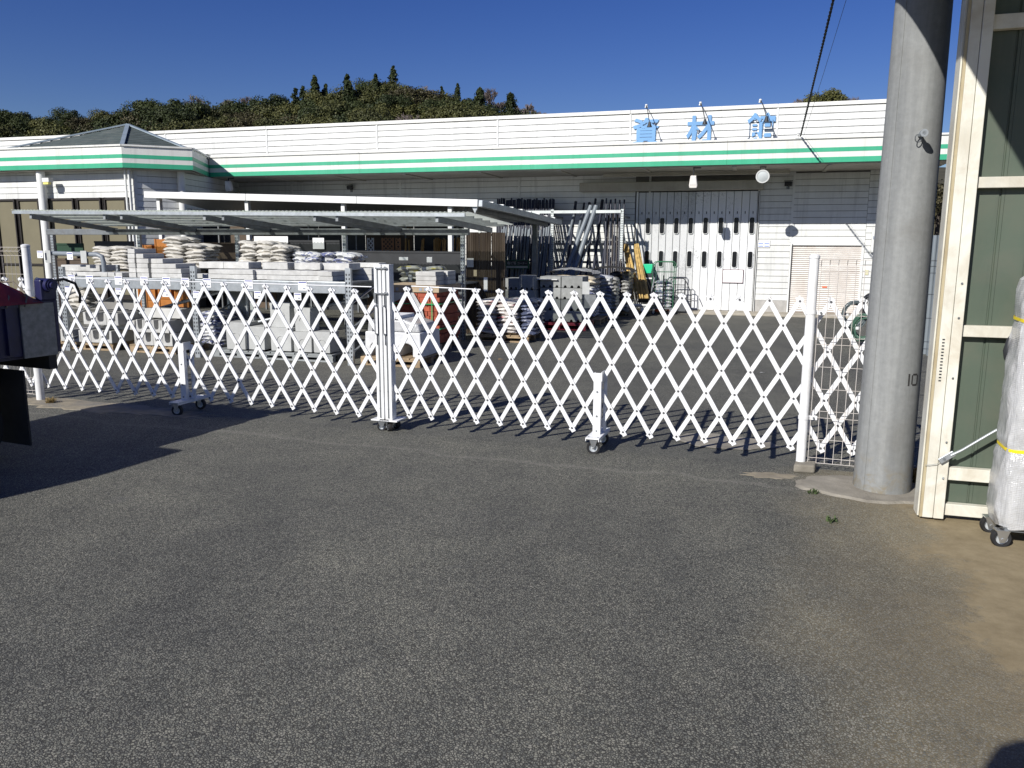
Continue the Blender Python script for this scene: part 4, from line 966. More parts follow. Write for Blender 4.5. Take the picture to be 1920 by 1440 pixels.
stack('white sack in the wide heap under the third roof bay', 'sacks in the wide heap', ux(508,490,v), v, at(508,503,v)[1], 3, 2, 7, BAGW, .27, .22, .058, skip=lambda i,j,k: k > 5 and i == 2, jit=.035)
stack('blue printed sack right of the wide white heap', 'blue printed sacks on the rack', ux(582,494,v), v, at(582,500,v)[1], 2, 1, 3, BAGB, .26, .24, .07, jit=.03)
stack('grey blue sack in the low pile near the fourth roof post', 'grey blue sacks near the fourth post', ux(640,492,v+.2), v+.2, at(640,501,v+.2)[1], 2, 2, 3, BAGB, .32, .24, .07, jit=.04)
v = -6.2
stack('yellow printed sack on the bay shelf behind the double post', 'yellow printed sacks', ux(800,510,v), v, z2, 2, 2, 3, BAGY, .40, .28, .085, skip=lambda i,j,k: k == 2 and j == 1, jit=.03)
# sacks standing on the ground
v = -8.95
stack('blue printed white sack under the rack left of the grey basins', 'sacks under the rack', ux(414,600,v), v, .13, 1, 2, 9, BAGB, .36, .26, .052)
stack('white sack low on the rack behind the left gate bars', 'white sacks behind the left bars', ux(155,560,v), v, .55, 1, 1, 6, BAGW, .34, .26, .07)

# ---------------------------------------------------------------- pallets
def pallet(label, u, v, w, d, group=None, mat=None, h=.11, rz=0.0):
    mt = mat or WOOD; t = yard('pallet', label, 'pallet', u, v, 0, rz, group)
    n = 6
    for i in range(n): x0 = -w/2+i*w/n; MB().box(x0+.006,x0+w/n-.012,-d/2,d/2,h-.02,h).build('plank', mt, t)
    for y in (-d/2+.04,0,d/2-.04):
        MB().box(-w/2,w/2,y-.035,y+.035,h-.042,h-.0205).build('plank', mt, t)
        for x in (-w/2+.05,0,w/2-.05): MB().box(x-.045,x+.045,y-.035,y+.035,.02,h-.0425).build('block', mt, t)
        MB().box(-w/2,w/2,y-.035,y+.035,.002,.0195).build('plank', mt, t)
    return t
GREYP = M('grey_plastic_pallet', (.26,.28,.28), .6, var=.1); REDP = M('red_plastic_pallet', (.22,.02,.04), .5, var=.15)
# ---------------------------------------------------------------- slabs and blocks on the top shelf
def cbox(name, w, d, h, mat, bev=.006): return MB().box(-w/2,w/2,-d/2,d/2,0,h).mesh(name, mat)
PAV = [cbox('concrete_paver', w, d, h, CONCL) for w, d, h in ((.30,.30,.06),(.20,.40,.058),(.38,.30,.085),(.115,.40,.06))]
def pav(k, px, py, v, label, group, dz_=0.0, rz=0.0, n=1, z=None):
    u = ux(px, py, v); hh = (.06,.058,.085,.06)[k]
    for i in range(n):
        o = inst('concrete_paver', PAV[k], bevel=.006); ytag(o, u+R_.uniform(-.008,.008), v, (z if z is not None else zdk)+dz_+i*(hh+.003), label, 'paver', group, rz+R_.uniform(-.03,.03))
G1 = 'grey slabs on the top shelf'
for px in (143,166,192): pav(1, px, 510, -9.2, 'thin pale slab in the left bay of the top shelf', 'thin slabs in the left bay', 0, math.pi/2, 1)
for px in (150,182): pav(2, px, 505, -9.0, 'wide pale slab in the left bay of the top shelf', 'wide slabs in the left bay', .06, 0, 1)
for px in (216,230,244): pav(3, px, 512, -9.2, 'narrow pale block left of the stacked white blocks', 'narrow blocks in the left bay', 0, 0, 1)
for px in (268,283): pav(3, px, 505, -9.2, 'narrow white block in the column of five beside the second roof post', 'white blocks in the first column', 0, 0, 6 if px < 275 else 5)
for px in (292,): pav(3, px, 505, -9.2, 'narrow white block in the lower column right of the tallest column', 'white blocks in the second column', 0, 0, 4)
for px in (310,320,331,342,352): pav(3, px, 505, -9.2, 'narrow white block in the broken pile left of the front upright', 'white blocks in the broken pile', 0, 0, 4 if px < 325 else (3 if px < 345 else 2))
for px in (392,): pav(1, px, 515, -9.2, 'flat slab just right of the front rack upright', G1, 0, math.pi/2, 1)
for px in (425,470,505,532,558,583,607): pav(1 if px in (425,505) else 0, px, 520, -9.2, 'low stacked slab along the middle bay of the top shelf', 'low slabs in the middle bay', 0, math.pi/2 if px in (425,505) else 0, 2)
for px, lb in ((410,'broad rough slab on top right of the second front upright'),(455,'broad rough slab on top in front of the leftmost part of the wide sack heap')): pav(2, px, 505, -8.95, lb, None, .125, 0, 1)
for px, lb in ((528,'broad rough slab on top in front of the wide sack heap'),(588,'broad rough slab on top in front of the blue printed sacks')): pav(2, px, 500, -8.95, lb, None, .125, 0, 1)
pav(2, 640, 500, -8.9, 'rough slab jutting out over the last front upright', None, .125, 0, 1); pav(1, 625, 520, -9.2, 'short slab against the last front upright', 'short slabs at the last upright', 0, 0, 2)
for px in (683,): pav(2, px, 515, -8.6, 'pale slab resting left of the double gate post', 'pale slabs left of the double post', .0, 0, 2, z=at(683,527,-8.6)[1])
pav(1, 693, 505, -8.5, 'thin slab topping the slabs left of the double gate post', None, .18, math.pi/2, 1, z=at(683,527,-8.6)[1])
# holes in some of the blocks
# ---------------------------------------------------------------- price cards
def card(px, py, v, w=.12, h=.115, blue=True):
    u, z = at(px, py, v); t = yard('price_card', '', 'price card', u, v, z, 0)
    MB().box(-w/2,w/2,0,.003,-h/2,h/2).build('card', PAPER, t)
    MB().box(-w/2+.008,w/2-.008,-.0015,-.0004,h/2-.022,h/2-.010).build('heading', PBLUE, t)
    MB().box(.005,w/2-.012,-.0015,-.0004,-h/2+.016,-h/2+.034).build('price_digits', PGREY, t)
    MB().box(-w/2+.015,-w/2+.04,-.0015,-.0004,-h/2+.018,-h/2+.024).build('print', PGREY, t); return t
ordn = ['first','second','third','fourth','fifth','sixth','seventh','eighth','ninth']
for i, px in enumerate((134,168,222,270,312,347,388,466,567)):
    c_ = card(px, 523+ (px-134)*.03, RV-.035); tag(c_, '%s white price card from the left along the shelf beam' % ordn[i], 'price card', 'price cards on the shelf beam')
for i, (px, py) in enumerate(((127,542),(222,546),(310,550),(368,552),(483,553),(558,556))):
    c_ = card(px, py, RV-.03, .10, .09); tag(c_, '%s white price card from the left in the lower row under the shelf beam' % ordn[i], 'price card', 'price cards in the lower row')
for px, py, lab in ((131,480,'white price card hanging from the grey pipe at the left roof post'),(75,477,'white price card beside the left fence post')):
    c_ = card(px, py, -9.3, .10, .10); tag(c_, lab, 'price card')
t = yard('grey_tube', 'horizontal grey plastic pipe with elbow hung at the left roof post', 'pipe', 0, 0)
uA, zA = at(98,475,-9.2); uB = ux(182,476,-9.2); MB().tube([(uA,-9.2,zA),(uB,-9.2,zA-.01),(uB+.08,-9.2,zA-.04),(uB+.10,-9.2,zA-.12),(uB+.10,-9.2,zA-.28)], .032, 12).build('tube', M('grey_pvc', (.20,.225,.25), .4, var=.06), t, True)
for px in (90,157): uu = ux(px,480,-9.25); MB().box(uu-.05,uu+.05,-9.255,-9.245,zA-.13,zA+.04).build('bracket_plate', GREYW, t)
# ---------------------------------------------------------------- concrete goods under the rack
UCH = M('moulded_concrete', (.46,.46,.44), .85, var=.1, scale=9, dirt=(.30,.29,.27), damt=.4, dscale=6, bmp=.25, bscale=90, obj=.08)
def uchan(w=.24, h=.24, L=.6, t=.045):
    return MB().prism([(-w/2,0),(w/2,0),(w/2,h),(w/2-t*.8,h),(w/2-t,t*1.6),(w/2-t*1.5,t),(-w/2+t*1.5,t),(-w/2+t,t*1.6),(-w/2+t*.8,h),(-w/2,h)], -L/2, L/2).mesh('gutter_block', UCH)
UC = uchan(.17,.17,.6,.042)
def row_gut(px0, px1, py, n, label, group, z, v=-9.05, flip=False):
    u0, u1 = ux(px0,py,v), ux(px1,py,v)
    for i in range(n):
        o = inst('gutter_block', UC, bevel=.006, scale=((u1-u0)/n/.172,1,1)); ytag(o, u0+(u1-u0)*(i+.5)/n, v, z+(.17 if flip and i % 2 else 0), label, 'gutter block', group)
        if flip and i % 2: o.rotation_euler = (math.pi,0,-ANG)
row_gut(146,240,630,5,'pale U shaped gutter block in the left ground row','gutter blocks in the left row', .11)
row_gut(188,252,600,3,'pale U shaped gutter block standing on the left ground row','gutter blocks in the upper left row', .36)
row_gut(282,352,640,4,'pale U shaped gutter block in the ground row before the caster support','gutter blocks in the middle row', .11)
row_gut(285,345,612,4,'pale U shaped gutter block in the second layer before the caster support','gutter blocks in the middle upper row', .285)
for px0,px1,z,lab in ((205,262,.29,'long pale concrete beam lying over the left gutter blocks'),(282,350,.47,'long pale concrete beam lying over the middle gutter blocks')):
    u0,u1 = ux(px0,610,-9.1), ux(px1,610,-9.1); o = MB().prism([(-.16,0),(.16,0),(.14,.13),(-.14,.13)],0,u1-u0,'x').build('concrete_beam', UCH, bevel=.01); ytag(o,u0,-9.05,z,lab,'beam')
def basin(label, px0, px1, pyb, pyt, v, group='grey concrete basins'):
    u0,u1 = ux(px0,pyb,v), ux(px1,pyb,v); z0 = max(.115, at(px0,pyb,v)[1]); z1 = at(px0,pyt,v)[1]; w = u1-u0; h = z1-z0
    t = yard('concrete_basin', label, 'basin', (u0+u1)/2, v+w/2, z0, 0, group)
    MB().prism([(-w/2*.93,0),(w/2*.93,0),(w/2*.96,h-.05),(w/2,h-.045),(w/2,h),(-w/2,h),(-w/2,h-.045),(-w/2*.96,h-.05)], -w/2, w/2*.9).build('shell', CONCL if False else M('basin_concrete', (.42,.43,.42), .85, var=.08, scale=8, dirt=(.32,.32,.31), damt=.4, dscale=5, obj=.06), t, bevel=.008)
    r = min(w,h)*.22; m = MB(); n = 16
    pts_ = [(r*math.cos(math.pi*i/n), r*math.sin(math.pi*i/n)) for i in range(n+1)]; inn = [(x*.84,y*.84) for x,y in pts_]
    m.prism(pts_+inn[::-1], -w/2-.006, -w/2+.002); m.build('knockout_ring', MATS['basin_concrete'], t, loc=(0,0,h*.45)); return t
basin('front left grey concrete basin on the grey plastic pallet', 425, 462, 658, 604, -9.35); basin('grey concrete basin second from left in the front row', 464, 498, 660, 612, -9.3)
basin('grey concrete basin in the front row under the tall one', 508, 548, 663, 614, -9.3); basin('grey concrete basin in the front row under the shorter upper one', 551, 586, 664, 622, -9.3)
basin('rightmost grey concrete basin in the front row', 588, 620, 665, 622, -9.3)
basin('tall grey concrete basin on top of the front row', 507, 545, 613, 566, -9.25); basin('shorter upper grey concrete basin beside the tall one', 553, 583, 621, 577, -9.25)
pallet('wooden pallet under the left gutter blocks', ux(190,655,-9.0), -8.98, 1.05, .7, 'pallets under the rack'); pallet('wooden pallet under the middle gutter blocks', ux(318,665,-9.0), -8.98, .75, .7, 'pallets under the rack')
pallet('grey plastic pallet under the left basins', ux(462,672,-9.2), -9.03, .82, .62, 'grey plastic pallets', GREYP, .10); pallet('grey plastic pallet under the right basins', ux(565,680,-9.2), -9.03, 1.08, .62, 'grey plastic pallets', GREYP, .10)
t = yard('metal_cabinet', 'dark open metal frame standing behind the left basins', 'frame', ux(448,580,-8.7), -8.7, .1)
for x in (-.15,.15): MB().box(x-.02,x+.02,-.02,.02,0,.75).build('leg', GALV, t)
MB().box(-.15,.15,-.01,.01,.0,.72).build('back_panel', GALVD, t); MB().box(-.15,.15,-.025,.0,.72,.76).build('top_rail', GALV, t)
# dark shelving and boards behind the rack, some dark only in place of shade
def board(name, label, cat, px0, py0, px1, py1, v, mat, t=.03, ground=False):
    u0,z1 = at(px0,py0,v); u1,z0 = at(px1,py1,v); z0 = 0 if ground else z0
    r = yard(name, label, cat, (u0+u1)/2, v, z0, 0); w_,h_ = u1-u0,z1-z0
    MB().box(-w_/2,w_/2,-t/2,t/2,0,h_).build('panel', mat, r, bevel=.004)
    MB().box(-w_/2,w_/2,-t/2-.012,-t/2-.0005,h_-.03,h_).build('edge_strip', mat, r); return r
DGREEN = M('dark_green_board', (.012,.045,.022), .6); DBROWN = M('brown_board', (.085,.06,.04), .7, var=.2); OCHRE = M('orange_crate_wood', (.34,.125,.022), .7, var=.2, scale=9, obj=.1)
board('display_or_shade_board', 'dark green board left of the first white sack stack', 'board', 107, 456, 158, 478, -6.2, DGREEN)
board('display_or_shade_board', 'dark brown board under the horizontal grey pipe', 'board', 105, 484, 166, 502, -6.3, DBROWN)
board('display_or_shade_board', 'black board behind the leftmost sack stack', 'board', 178, 452, 254, 500, -6.25, DARK)
board('display_or_shade_board', 'brown board behind the tall sack heap', 'board', 365, 455, 446, 490, -6.1, DBROWN)
board('display_or_shade_board', 'dark panel standing in for the shade behind the wide sack heap', 'board', 452, 450, 640, 515, -5.9, DARK)  # added dark panel, its colour stands in for shade under the canopy
board('display_or_shade_board', 'dark panel standing in for the shade left of the lattice panels', 'board', 655, 470, 868, 560, -5.4, DARK)  # another panel painted dark where there is only shade
u0,z1 = at(352,424,-2.2); u1,_ = at(870,424,-2.2); t = yard('stock_shelf', 'stock shelving with dark backs added to deepen the shade at the back of the canopy', 'shelf', u0, -2.2, 0); w_ = u1-u0
for k in range(6): MB().box(w_*k/6+.01,w_*(k+1)/6-.01,.0,.03,0,z1).build('back_panel', DBROWN if k % 3 == 1 else DARK, t)  # dark backs added so the space under the canopy looks shaded
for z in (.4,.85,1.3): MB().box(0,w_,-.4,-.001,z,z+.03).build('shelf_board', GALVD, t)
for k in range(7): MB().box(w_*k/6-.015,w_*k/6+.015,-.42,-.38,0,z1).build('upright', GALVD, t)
for i,(px0,px1,py0,lab) in enumerate(((255,265,474,'narrow orange wooden crate at the left of the orange stack'),(268,290,459,'orange wooden crate beside the second roof post'),(291,320,448,'tall orange wooden crate in the shade'),(322,352,450,'orange wooden crate behind the tall sack heap'))):
    u0,z1 = at(px0,py0,-5.8); u1,z0 = at(px1,508,-5.8); t = yard('wooden_crate', lab, 'crate', (u0+u1)/2, -5.8, 0, 0, 'orange crates in the shade'); w_ = u1-u0; ns_ = 7
    for k in range(ns_): MB().box(-w_/2,w_/2,-.02,.25,z1*k/ns_+.004,z1*(k+1)/ns_-.004).build('slat', OCHRE, t)
    for x in (-w_/2,w_/2-.03): MB().box(x,x+.03,-.032,-.0205,.0,z1).build('batten', OCHRE, t)
# lattice panels, timber and white cards in the shade behind
LAT = M('lattice_wood', (.42,.22,.11), .8, var=.2)
for px0,px1,c,lab in ((690,700,WHITE,'white wooden lattice panel in the shade behind the rack'),(717,737,LAT,'brown wooden lattice panel in the shade behind the rack'),(743,750,LAT,'narrow brown lattice panel right of the wider one')):
    u0,z1 = at(px0,446,-3.5); u1,z0 = at(px1,471,-3.5); w_,h_ = u1-u0,z1-z0; t = yard('lattice_panel', lab, 'lattice', u0, -3.5, z0, 0)
    m = MB(); s_ = .085; n = int((w_+h_)/s_)
    for k in range(1,n+1):
        c0 = k*s_; x0,y0 = (c0,0) if c0 < w_ else (w_,c0-w_); x1,y1 = (0,c0) if c0 < h_ else (c0-h_,h_)
        m.bar((x0,0,y0),(x1,0,y1),.018,.006,(0,1,0)); m.bar((w_-x0,.008,y0),(w_-x1,.008,y1),.018,.006,(0,1,0))
    tag(m.build('strips', c, t), kind='stuff')
    for q in ((-.015,0,0,h_),(w_,w_+.015,0,h_)): MB().box(q[0],q[1],-.012,.012,q[2],q[3]).build('frame', c, t)
TIMB = M('pine_timber', (.48,.30,.12), .8, var=.2, scale=12, obj=.15)
for i in range(22):
    px = 752+R_.uniform(0,118); u,z1 = at(px,447+R_.uniform(-3,3),-2.8); h_ = z1-.1
    if 790 < px < 802: continue
    o = MB().box(-.012,.012,-.02,.02,0,h_).build('timber_batten', TIMB); ytag(o, u, -2.8+R_.uniform(-.1,.1), .1, 'upright pine batten in the shade behind the bay shelf', 'batten', 'pine battens in the shade', 0); o.rotation_euler = (R_.uniform(-.08,0),R_.uniform(-.06,.10),-ANG)
for px0,py0,px1,py1,lab in ((586,446,608,467,'white notice sheet in the shade above the blue sacks'),(748,482,765,488,'small white and red tag in the shade right of the lattice'),(476,443,540,456,'long pale box end in the shade above the wide sack heap'),(676,479,690,484,'small white tag in the shade near the lattice'),(800,482,810,492,'small white tag above the yellow sacks')):
    plate('hanging_sign', lab, 'sign', px0, py0, px1, py1, -5.95 if px0 < 700 else -5.6, PAPER)

# ---------------------------------------------------------------- wrapped white block, red bricks
v = -9.0; uu = (gr(678,685)[0]+gr(790,690)[0])/2
pallet('wooden pallet under the shrink wrapped white blocks', uu-.02, -8.98, .80, .80, 'pallets in the yard')
t = yard('wrapped_blocks', 'white concrete arch blocks in shrink wrap on a pallet by the double post', 'blocks', uu, -9.0, .113)
WHB = M('white_wrapped_block', (.62,.63,.64), .35, var=.12, scale=10, dirt=(.42,.43,.45), damt=.5, dscale=5, bmp=.3, bscale=20)
def arch(w,h,d,ow,oh):
    n=8; pts_ = [(-w/2,0),(-ow/2,0)]+[(-ow/2*math.cos(math.pi*i/n), oh*.6+oh*.4*math.sin(math.pi*i/n)) for i in range(n+1)]+[(ow/2,0),(w/2,0),(w/2*.94,h),(-w/2*.94,h)]
    return MB().prism(pts_, -d/2, d/2)
for x,w_,h_ in ((.16,.42,.30),(-.22,.34,.30)): arch(w_,h_,.62,.19,.17).build('arch_block', WHB, t, bevel=.012, loc=(x,0,0))
MB().prism([(-.36,.301),(.34,.301),(.31,.40),(.1,.46),(-.3,.44)], -.26, .28).build('wrapped_top', WRAP, t, bevel=.03)
MB().box(-.20,.06,-.28,.2,.46,.50).build('paper_sheet', PAPER, t); MB().prism([(-.38,.03),(-.31,.0),(-.28,.42),(-.33,.44)],-.30,.30).build('wrap_film', WRAP, t)
BRICK = M('red_brick', (.36,.085,.045), .8, var=.18, scale=16, dirt=(.22,.06,.04), damt=.4, dscale=8, bmp=.3, obj=.16)
ub_, vb_ = gr(823,662); t = yard('brick_pallet', 'strapped pallet of red bricks behind the wrapped white blocks', 'bricks', ub_-.46, vb_+.42, 0)
bw, bh, bd = .145, .064, .20; BRK = MB().box(-bw/2+.003,bw/2-.003,-bd/2+.003,bd/2-.003,0,bh-.004).mesh('brick', BRICK)
for k in range(11):
    for j in range(4):
        for i in range(6):
            if 0 < i < 5 and 0 < j < 3 and k < 10: continue
            inst('brick', BRK, t, ((i-2.5)*bw+(.03 if k % 2 else -.0)+R_.uniform(-.003,.003), (j-1.5)*bd+R_.uniform(-.004,.004), .12+k*bh), (0,0,R_.uniform(-.01,.01)))
for y in (-.36,0,.36): MB().box(-.44,.47,y-.04,y+.04,.0,.115).build('pallet_runner', WOOD, t)
BOXC = M('printed_carton', (.42,.33,.22), .8, var=.1, dirt=(.2,.12,.08), damt=.4, dscale=20)
MB().box(-.44,.47,-.42,.42,.826,.915).build('top_board', BOXC, t); 
for x in (-.33,-.26,-.17,.18,.25): MB().box(x,x+.04,-.4225,-.4205,.845,.885).build('print', PGREY, t)
STRAPG = M('green_strap', (.03,.30,.10), .4)
for z in (.32,.66): MB().box(-.45,.485,-.425,.42,z,z+.014).build('strap', STRAPG, t)
for x in (.36,): MB().box(x,x+.014,-.428,-.4255,.1,.85).build('strap', STRAPG, t)
MB().prism([(-.40,.60),(.02,.78),(.20,.40),(.30,.30),(.22,.62),(.1,.82),(-.4,.82)], -.432, -.4285).build('torn_wrap', WRAP, t)
pav(0, 0, 0, -8, '', None) if False else None
for i,(dx,dy) in enumerate(((.25,-.2),(.30,.12))):
    for k in range(3): o = inst('concrete_paver', PAV[0], bevel=.006); ytag(o, ub_-.46+dx, vb_+.42+dy, .918+k*.063, 'pale slab on the red brick pallet', 'paver', 'slabs on the brick pallet', R_.uniform(-.05,.05))
# ---------------------------------------------------------------- brown screen, red sacks
v = -5.75; u0 = ux(876,500,v); u1 = ux(945,500,v); z1 = at(900,436,v)[1]
t = yard('brown_screen', 'tall brown translucent corrugated screen right of the rack roof', 'screen', u0, v, 0)
def brown_mat():
    m, nt, bs, out = newmat('brown_plastic_sheet'); geo = nd(nt,'ShaderNodeNewGeometry'); P = geo.outputs['Position']
    mp = nd(nt,'ShaderNodeMapping'); mp.inputs['Scale'].default_value = (9,9,1.2); nt.links.new(P, mp.inputs[0])
    c = ramp(nt, noise(nt, mp.outputs[0], 1.0, 6, .65), [(.3,(.035,.026,.018)),(.7,(.095,.075,.055))]); nt.links.new(c, bs.inputs['Base Color']); bs.inputs['Roughness'].default_value = .35; return m
BRS = brown_mat(); nP = 3
for i in range(nP):
    m = MB(); a_, b_ = (u1-u0)*i/nP, (u1-u0)*(i+1)/nP-.004; vs = []; nw = 28
    for j in range(nw+1): x = a_+(b_-a_)*j/nw; y = .006*math.sin(j*2.4); vs += [(x,y,0.02),(x,y,z1)]
    m.add(vs,[(2*j,2*j+2,2*j+3,2*j+1) for j in range(nw)]).build('sheet', BRS, t, True)
for z in (.25,.75,1.25,z1-.06): MB().box(-.01,u1-u0+.01,.012,.04,z,z+.045).build('batten', DBROWN, t)
for x in (-.012,u1-u0): MB().box(x,x+.012,-.012,.04,0,z1).build('edge', DBROWN, t)
for px0,py0,px1,py1,c,lab in ((875,484,888,501,GREYW,'faded grey sheet stuck on the brown screen'),(888,506,894,518,M('beige_sheet',(.42,.36,.24),.7),'small beige note stuck on the brown screen'),(907,520,914,546,PAPER,'narrow white note stuck low on the brown screen')):
    plate('paper_note', lab, 'note', px0, py0, px1, py1, v-.012, c, 'notes on the brown screen', .002)
ru, rv_ = (gr(908,638)[0]+gr(975,643)[0])/2+.02, -6.25
pallet('wooden pallet under the red printed sacks', ru, rv_, .86, .76, 'pallets in the yard')
stack('red printed white sack on the pallet in front of the brown screen', 'red printed sacks', ru-.10, rv_, .113, 2, 2, 9, BAGR, .34, .36, .062, jit=.012)
stack('sack on the right of the red printed stack, dark blue in place of its shaded side', 'dark sacks for the shaded side of the red printed stack', ru+.38, rv_+.05, .113, 1, 2, 9, BAGK, .24, .34, .062, jit=.012)  # dark colour stands in for shade on the stack's side away from the sun
# ---------------------------------------------------------------- hollow block pallets
def hollow():
    w,h,d = .39,.19,.12; pts_ = [(-w/2,0)]
    for cx in (-.125,0,.125):
        pts_ += [(cx-.028,0)]+[(cx-.028*math.cos(math.pi*i/6), .042*math.sin(math.pi*i/6)) for i in range(1,6)]+[(cx+.028,0)]
    pts_ += [(w/2,0),(w/2,h),(-w/2,h)]
    return MB().prism(pts_, -d/2, d/2).mesh('hollow_block', CONCG)
HB = hollow(); PVb = -4.7
def blockpal(px0, px1, nz, label, group, v, z0, turn=False, ncol=2, nrow=4, start=0):
    u0,u1 = ux(px0,560,v), ux(px1,560,v); n = ncol; w_ = (u1-u0)/n
    for k in range(start, nz):
        for i in range(n):
            for j in range(nrow):
                o = inst('hollow_block', HB, scale=(w_*.97/.39,1,1), bevel=.004); ytag(o, u0+w_*(i+.5)+R_.uniform(-.004,.004), v+.06+j*.128, z0+k*.197, label, 'block', group, R_.uniform(-.015,.015))
blockpal(943,1003,3,'grey hollow block in the left block stack behind the red sacks','blocks in the left stack',-4.75,.30)
blockpal(1012,1092,4,'grey hollow block in the wide block stack beside the white wrapped sacks','blocks in the wide stack',-4.55,.14)
pallet('red plastic pallet under the grey hollow blocks', ux(1052,600,-4.4), -4.3, 1.0, .75, 'red plastic pallets', REDP, .13); pallet('red plastic pallet behind the red printed sacks', ux(972,600,-4.6), -4.45, .62, .75, 'red plastic pallets', REDP, .13)
o = MB().box(-.32,.32,-.25,.25,0,.16).build('white_crate', PAPER); ytag(o, ux(972,600,-4.6), -4.45, .132, 'pale crate base under the left hollow block stack', 'crate')
FOAM = M('pale_sheet', (.74,.74,.72), .5, var=.08)
for px0,px1,py,v,lab in ((955,1000,522,-4.5,'white sheet lying on the left hollow blocks'),(1005,1050,523,-4.4,'white sheet lying on the wide hollow block stack')):
    u0,zz = at(px0,py,v); u1 = ux(px1,py,v); o = MB().box(0,u1-u0,-.2,.2,0,.012).build('plastic_sheet', FOAM); ytag(o,u0,v,zz-.004,lab,'sheet')
t = MB().prism([(-.14,0),(.14,0),(.14,.09),(-.14,.09)],-.09,.09).build('spare_block', CONCG, bevel=.004); ytag(t, ux(990,521,-4.65), -4.65, at(990,527,-4.65)[1]+.012, 'single grey block lying on top of the hollow blocks', 'block', None, .05)
# rods lying across the blocks (reinforcing bundles)
# ---------------------------------------------------------------- sack pallets near the wall
su = ux(1080,540,-3.5)
pallet('wooden pallet under the wrapped cream sacks', su+.02, -3.2, .95, .8, 'pallets in the yard'); pallet('wooden pallet under the dark blue banded sacks', ux(1160,540,-1.6)-.06, -1.35, .80, .8, 'pallets in the yard')
stack('white sack low in the wrapped stack right of the hollow blocks', 'white sacks right of the blocks', su-.04, -3.2, .113, 2, 2, 9, BAGB, .40, .34, .074, jit=.01)
stack('cream sack on top of the wrapped stack right of the hollow blocks', 'cream sacks on top', su-.06, -3.25, .113+9*.069, 2, 2, 2, BAGC, .44, .36, .08, jit=.03)
u_ = ux(1136,540,-2.6); stack('white and blue sack in the narrow column left of the bamboo', 'sacks in the narrow column', u_, -2.55, .0, 1, 1, 13, BAGB, .30, .4, .072, jit=.008)
u_ = ux(1152,540,-2.6); stack('clear grey sack in the column left of the dark blue one', 'clear grey sacks', u_, -2.5, .0, 1, 1, 12, BAGD, .14, .4, .074, jit=.006)
u_ = ux(1160,540,-1.7); stack('dark blue sack in the column beside the bamboo', 'dark blue sacks by the bamboo', u_-.06, -1.5, .113, 1, 2, 11, BAGK, .24, .38, .078, jit=.008)
u_ = ux(1174,540,-1.7); stack('clear grey sack in the column right beside the bamboo', 'clear grey sacks by the bamboo', u_, -1.5, .113, 1, 2, 11, BAGD, .17, .38, .078, jit=.006)
for px,py,v,lab in ((1075,500,-3.2,'crumpled clear film over the cream sacks'),(1150,497,-1.9,'dark film draped over the sack columns')):
    uu, zz = at(px,py+8,v); m = MB(); n_ = 14; vs = []; rr = random.Random(px)
    for i in range(n_+1):
        for j in range(6): a_, b_ = i/n_*2-1, j/5*2-1; vs.append((a_*.46+rr.uniform(-.01,.01), b_*.36, .10*(1-a_*a_)**.5*(1-.3*b_*b_)+rr.uniform(-.014,.014)-.02))
    m.add(vs,[(i*6+j,(i+1)*6+j,(i+1)*6+j+1,i*6+j+1) for i in range(n_) for j in range(5)])
    o = m.build('wrap_film', WRAP if 'clear' in lab else BLACK, None, True); ytag(o,uu,v,zz-.02,lab,'film')
u0,z1 = at(1093,531,-4.62); 
plate('printed_card', 'white and black card leaning on the hollow blocks', 'sign', 1092, 528, 1105, 552, -4.62, GREYW)
plate('printed_card', 'dark card tied to the hollow block stack', 'sign', 1096, 552, 1117, 578, -4.64, GALVD)
# ---------------------------------------------------------------- pipes on the wall rack
PVv = -1.0; ztp = at(1100, 397, PVv)[1]
pr = yard('pipe_rack', 'pale steel pipe rack against the shaded shop wall', 'rack', 0, 0)
pu0, pu1, pum = ux(1030,397,PVv)-1.6, ux(1167,397,PVv), ux(1036,397,PVv)
MB().box(pu0,pu1,PVv-.025,PVv+.025,ztp-.03,ztp+.03).build('top_rail', GALV if False else M('pale_steel', (.60,.64,.62), .45, .1), pr)
for u in (pu0,pum,pu1): perf_post(pr, u, PVv, 0, ztp+.05, 'upright', .06, .05, MATS['pale_steel']); MB().bar((u,PVv,ztp-.1),(u,-.05,ztp-.1),.03,.04).build('stay', GALVD, pr)
for z in (.55,1.05,1.5): MB().box(pu0,pu1,-.32,-.28,z,z+.05).build('back_rail', GALVD, pr)
PVC = M('grey_pvc_pipe', (.165,.19,.21), .4, var=.07, scale=5, obj=.08); PVD = M('dark_pipe', (.020,.024,.040), .4, var=.2, obj=.2); PBR = M('dark_brown_pipe', (.05,.042,.038), .45, obj=.2)
def pipe(pxb, pyb, vb, pxt, pyt, vt, r, mat, label, group):
    ub__, zb__ = at(pxb,pyb,vb); ut__, zt__ = at(pxt,pyt,vt); p, q = W(ub__,vb,zb__), W(ut__,vt,zt__)
    d = q-p
    if zb__ > .06: p = p-d*((zb__-.05)/d.z)                    # carry it on down to the ground
    m = MB().cyl((0,0,0),(0,0,(q-p).length),r,12); o = m.build('pipe', mat, None, True); o.location = p; o.rotation_euler = (q-p).to_track_quat('Z','Y').to_euler(); return tag(o, label, 'pipe', group)
for pxb,pyb,pxt,pyt,r,lab in ((1073,478,1108,386,.048,'thick grey pipe leaning in the pipe rack, left of the thickest pair'),(1085,482,1118,386,.052,'thick grey pipe leaning in the pipe rack, right of the thickest pair')):
    pipe(pxb,pyb,-1.35,pxt,pyt,-.95,r,PVC,lab,'grey pipes in the rack')
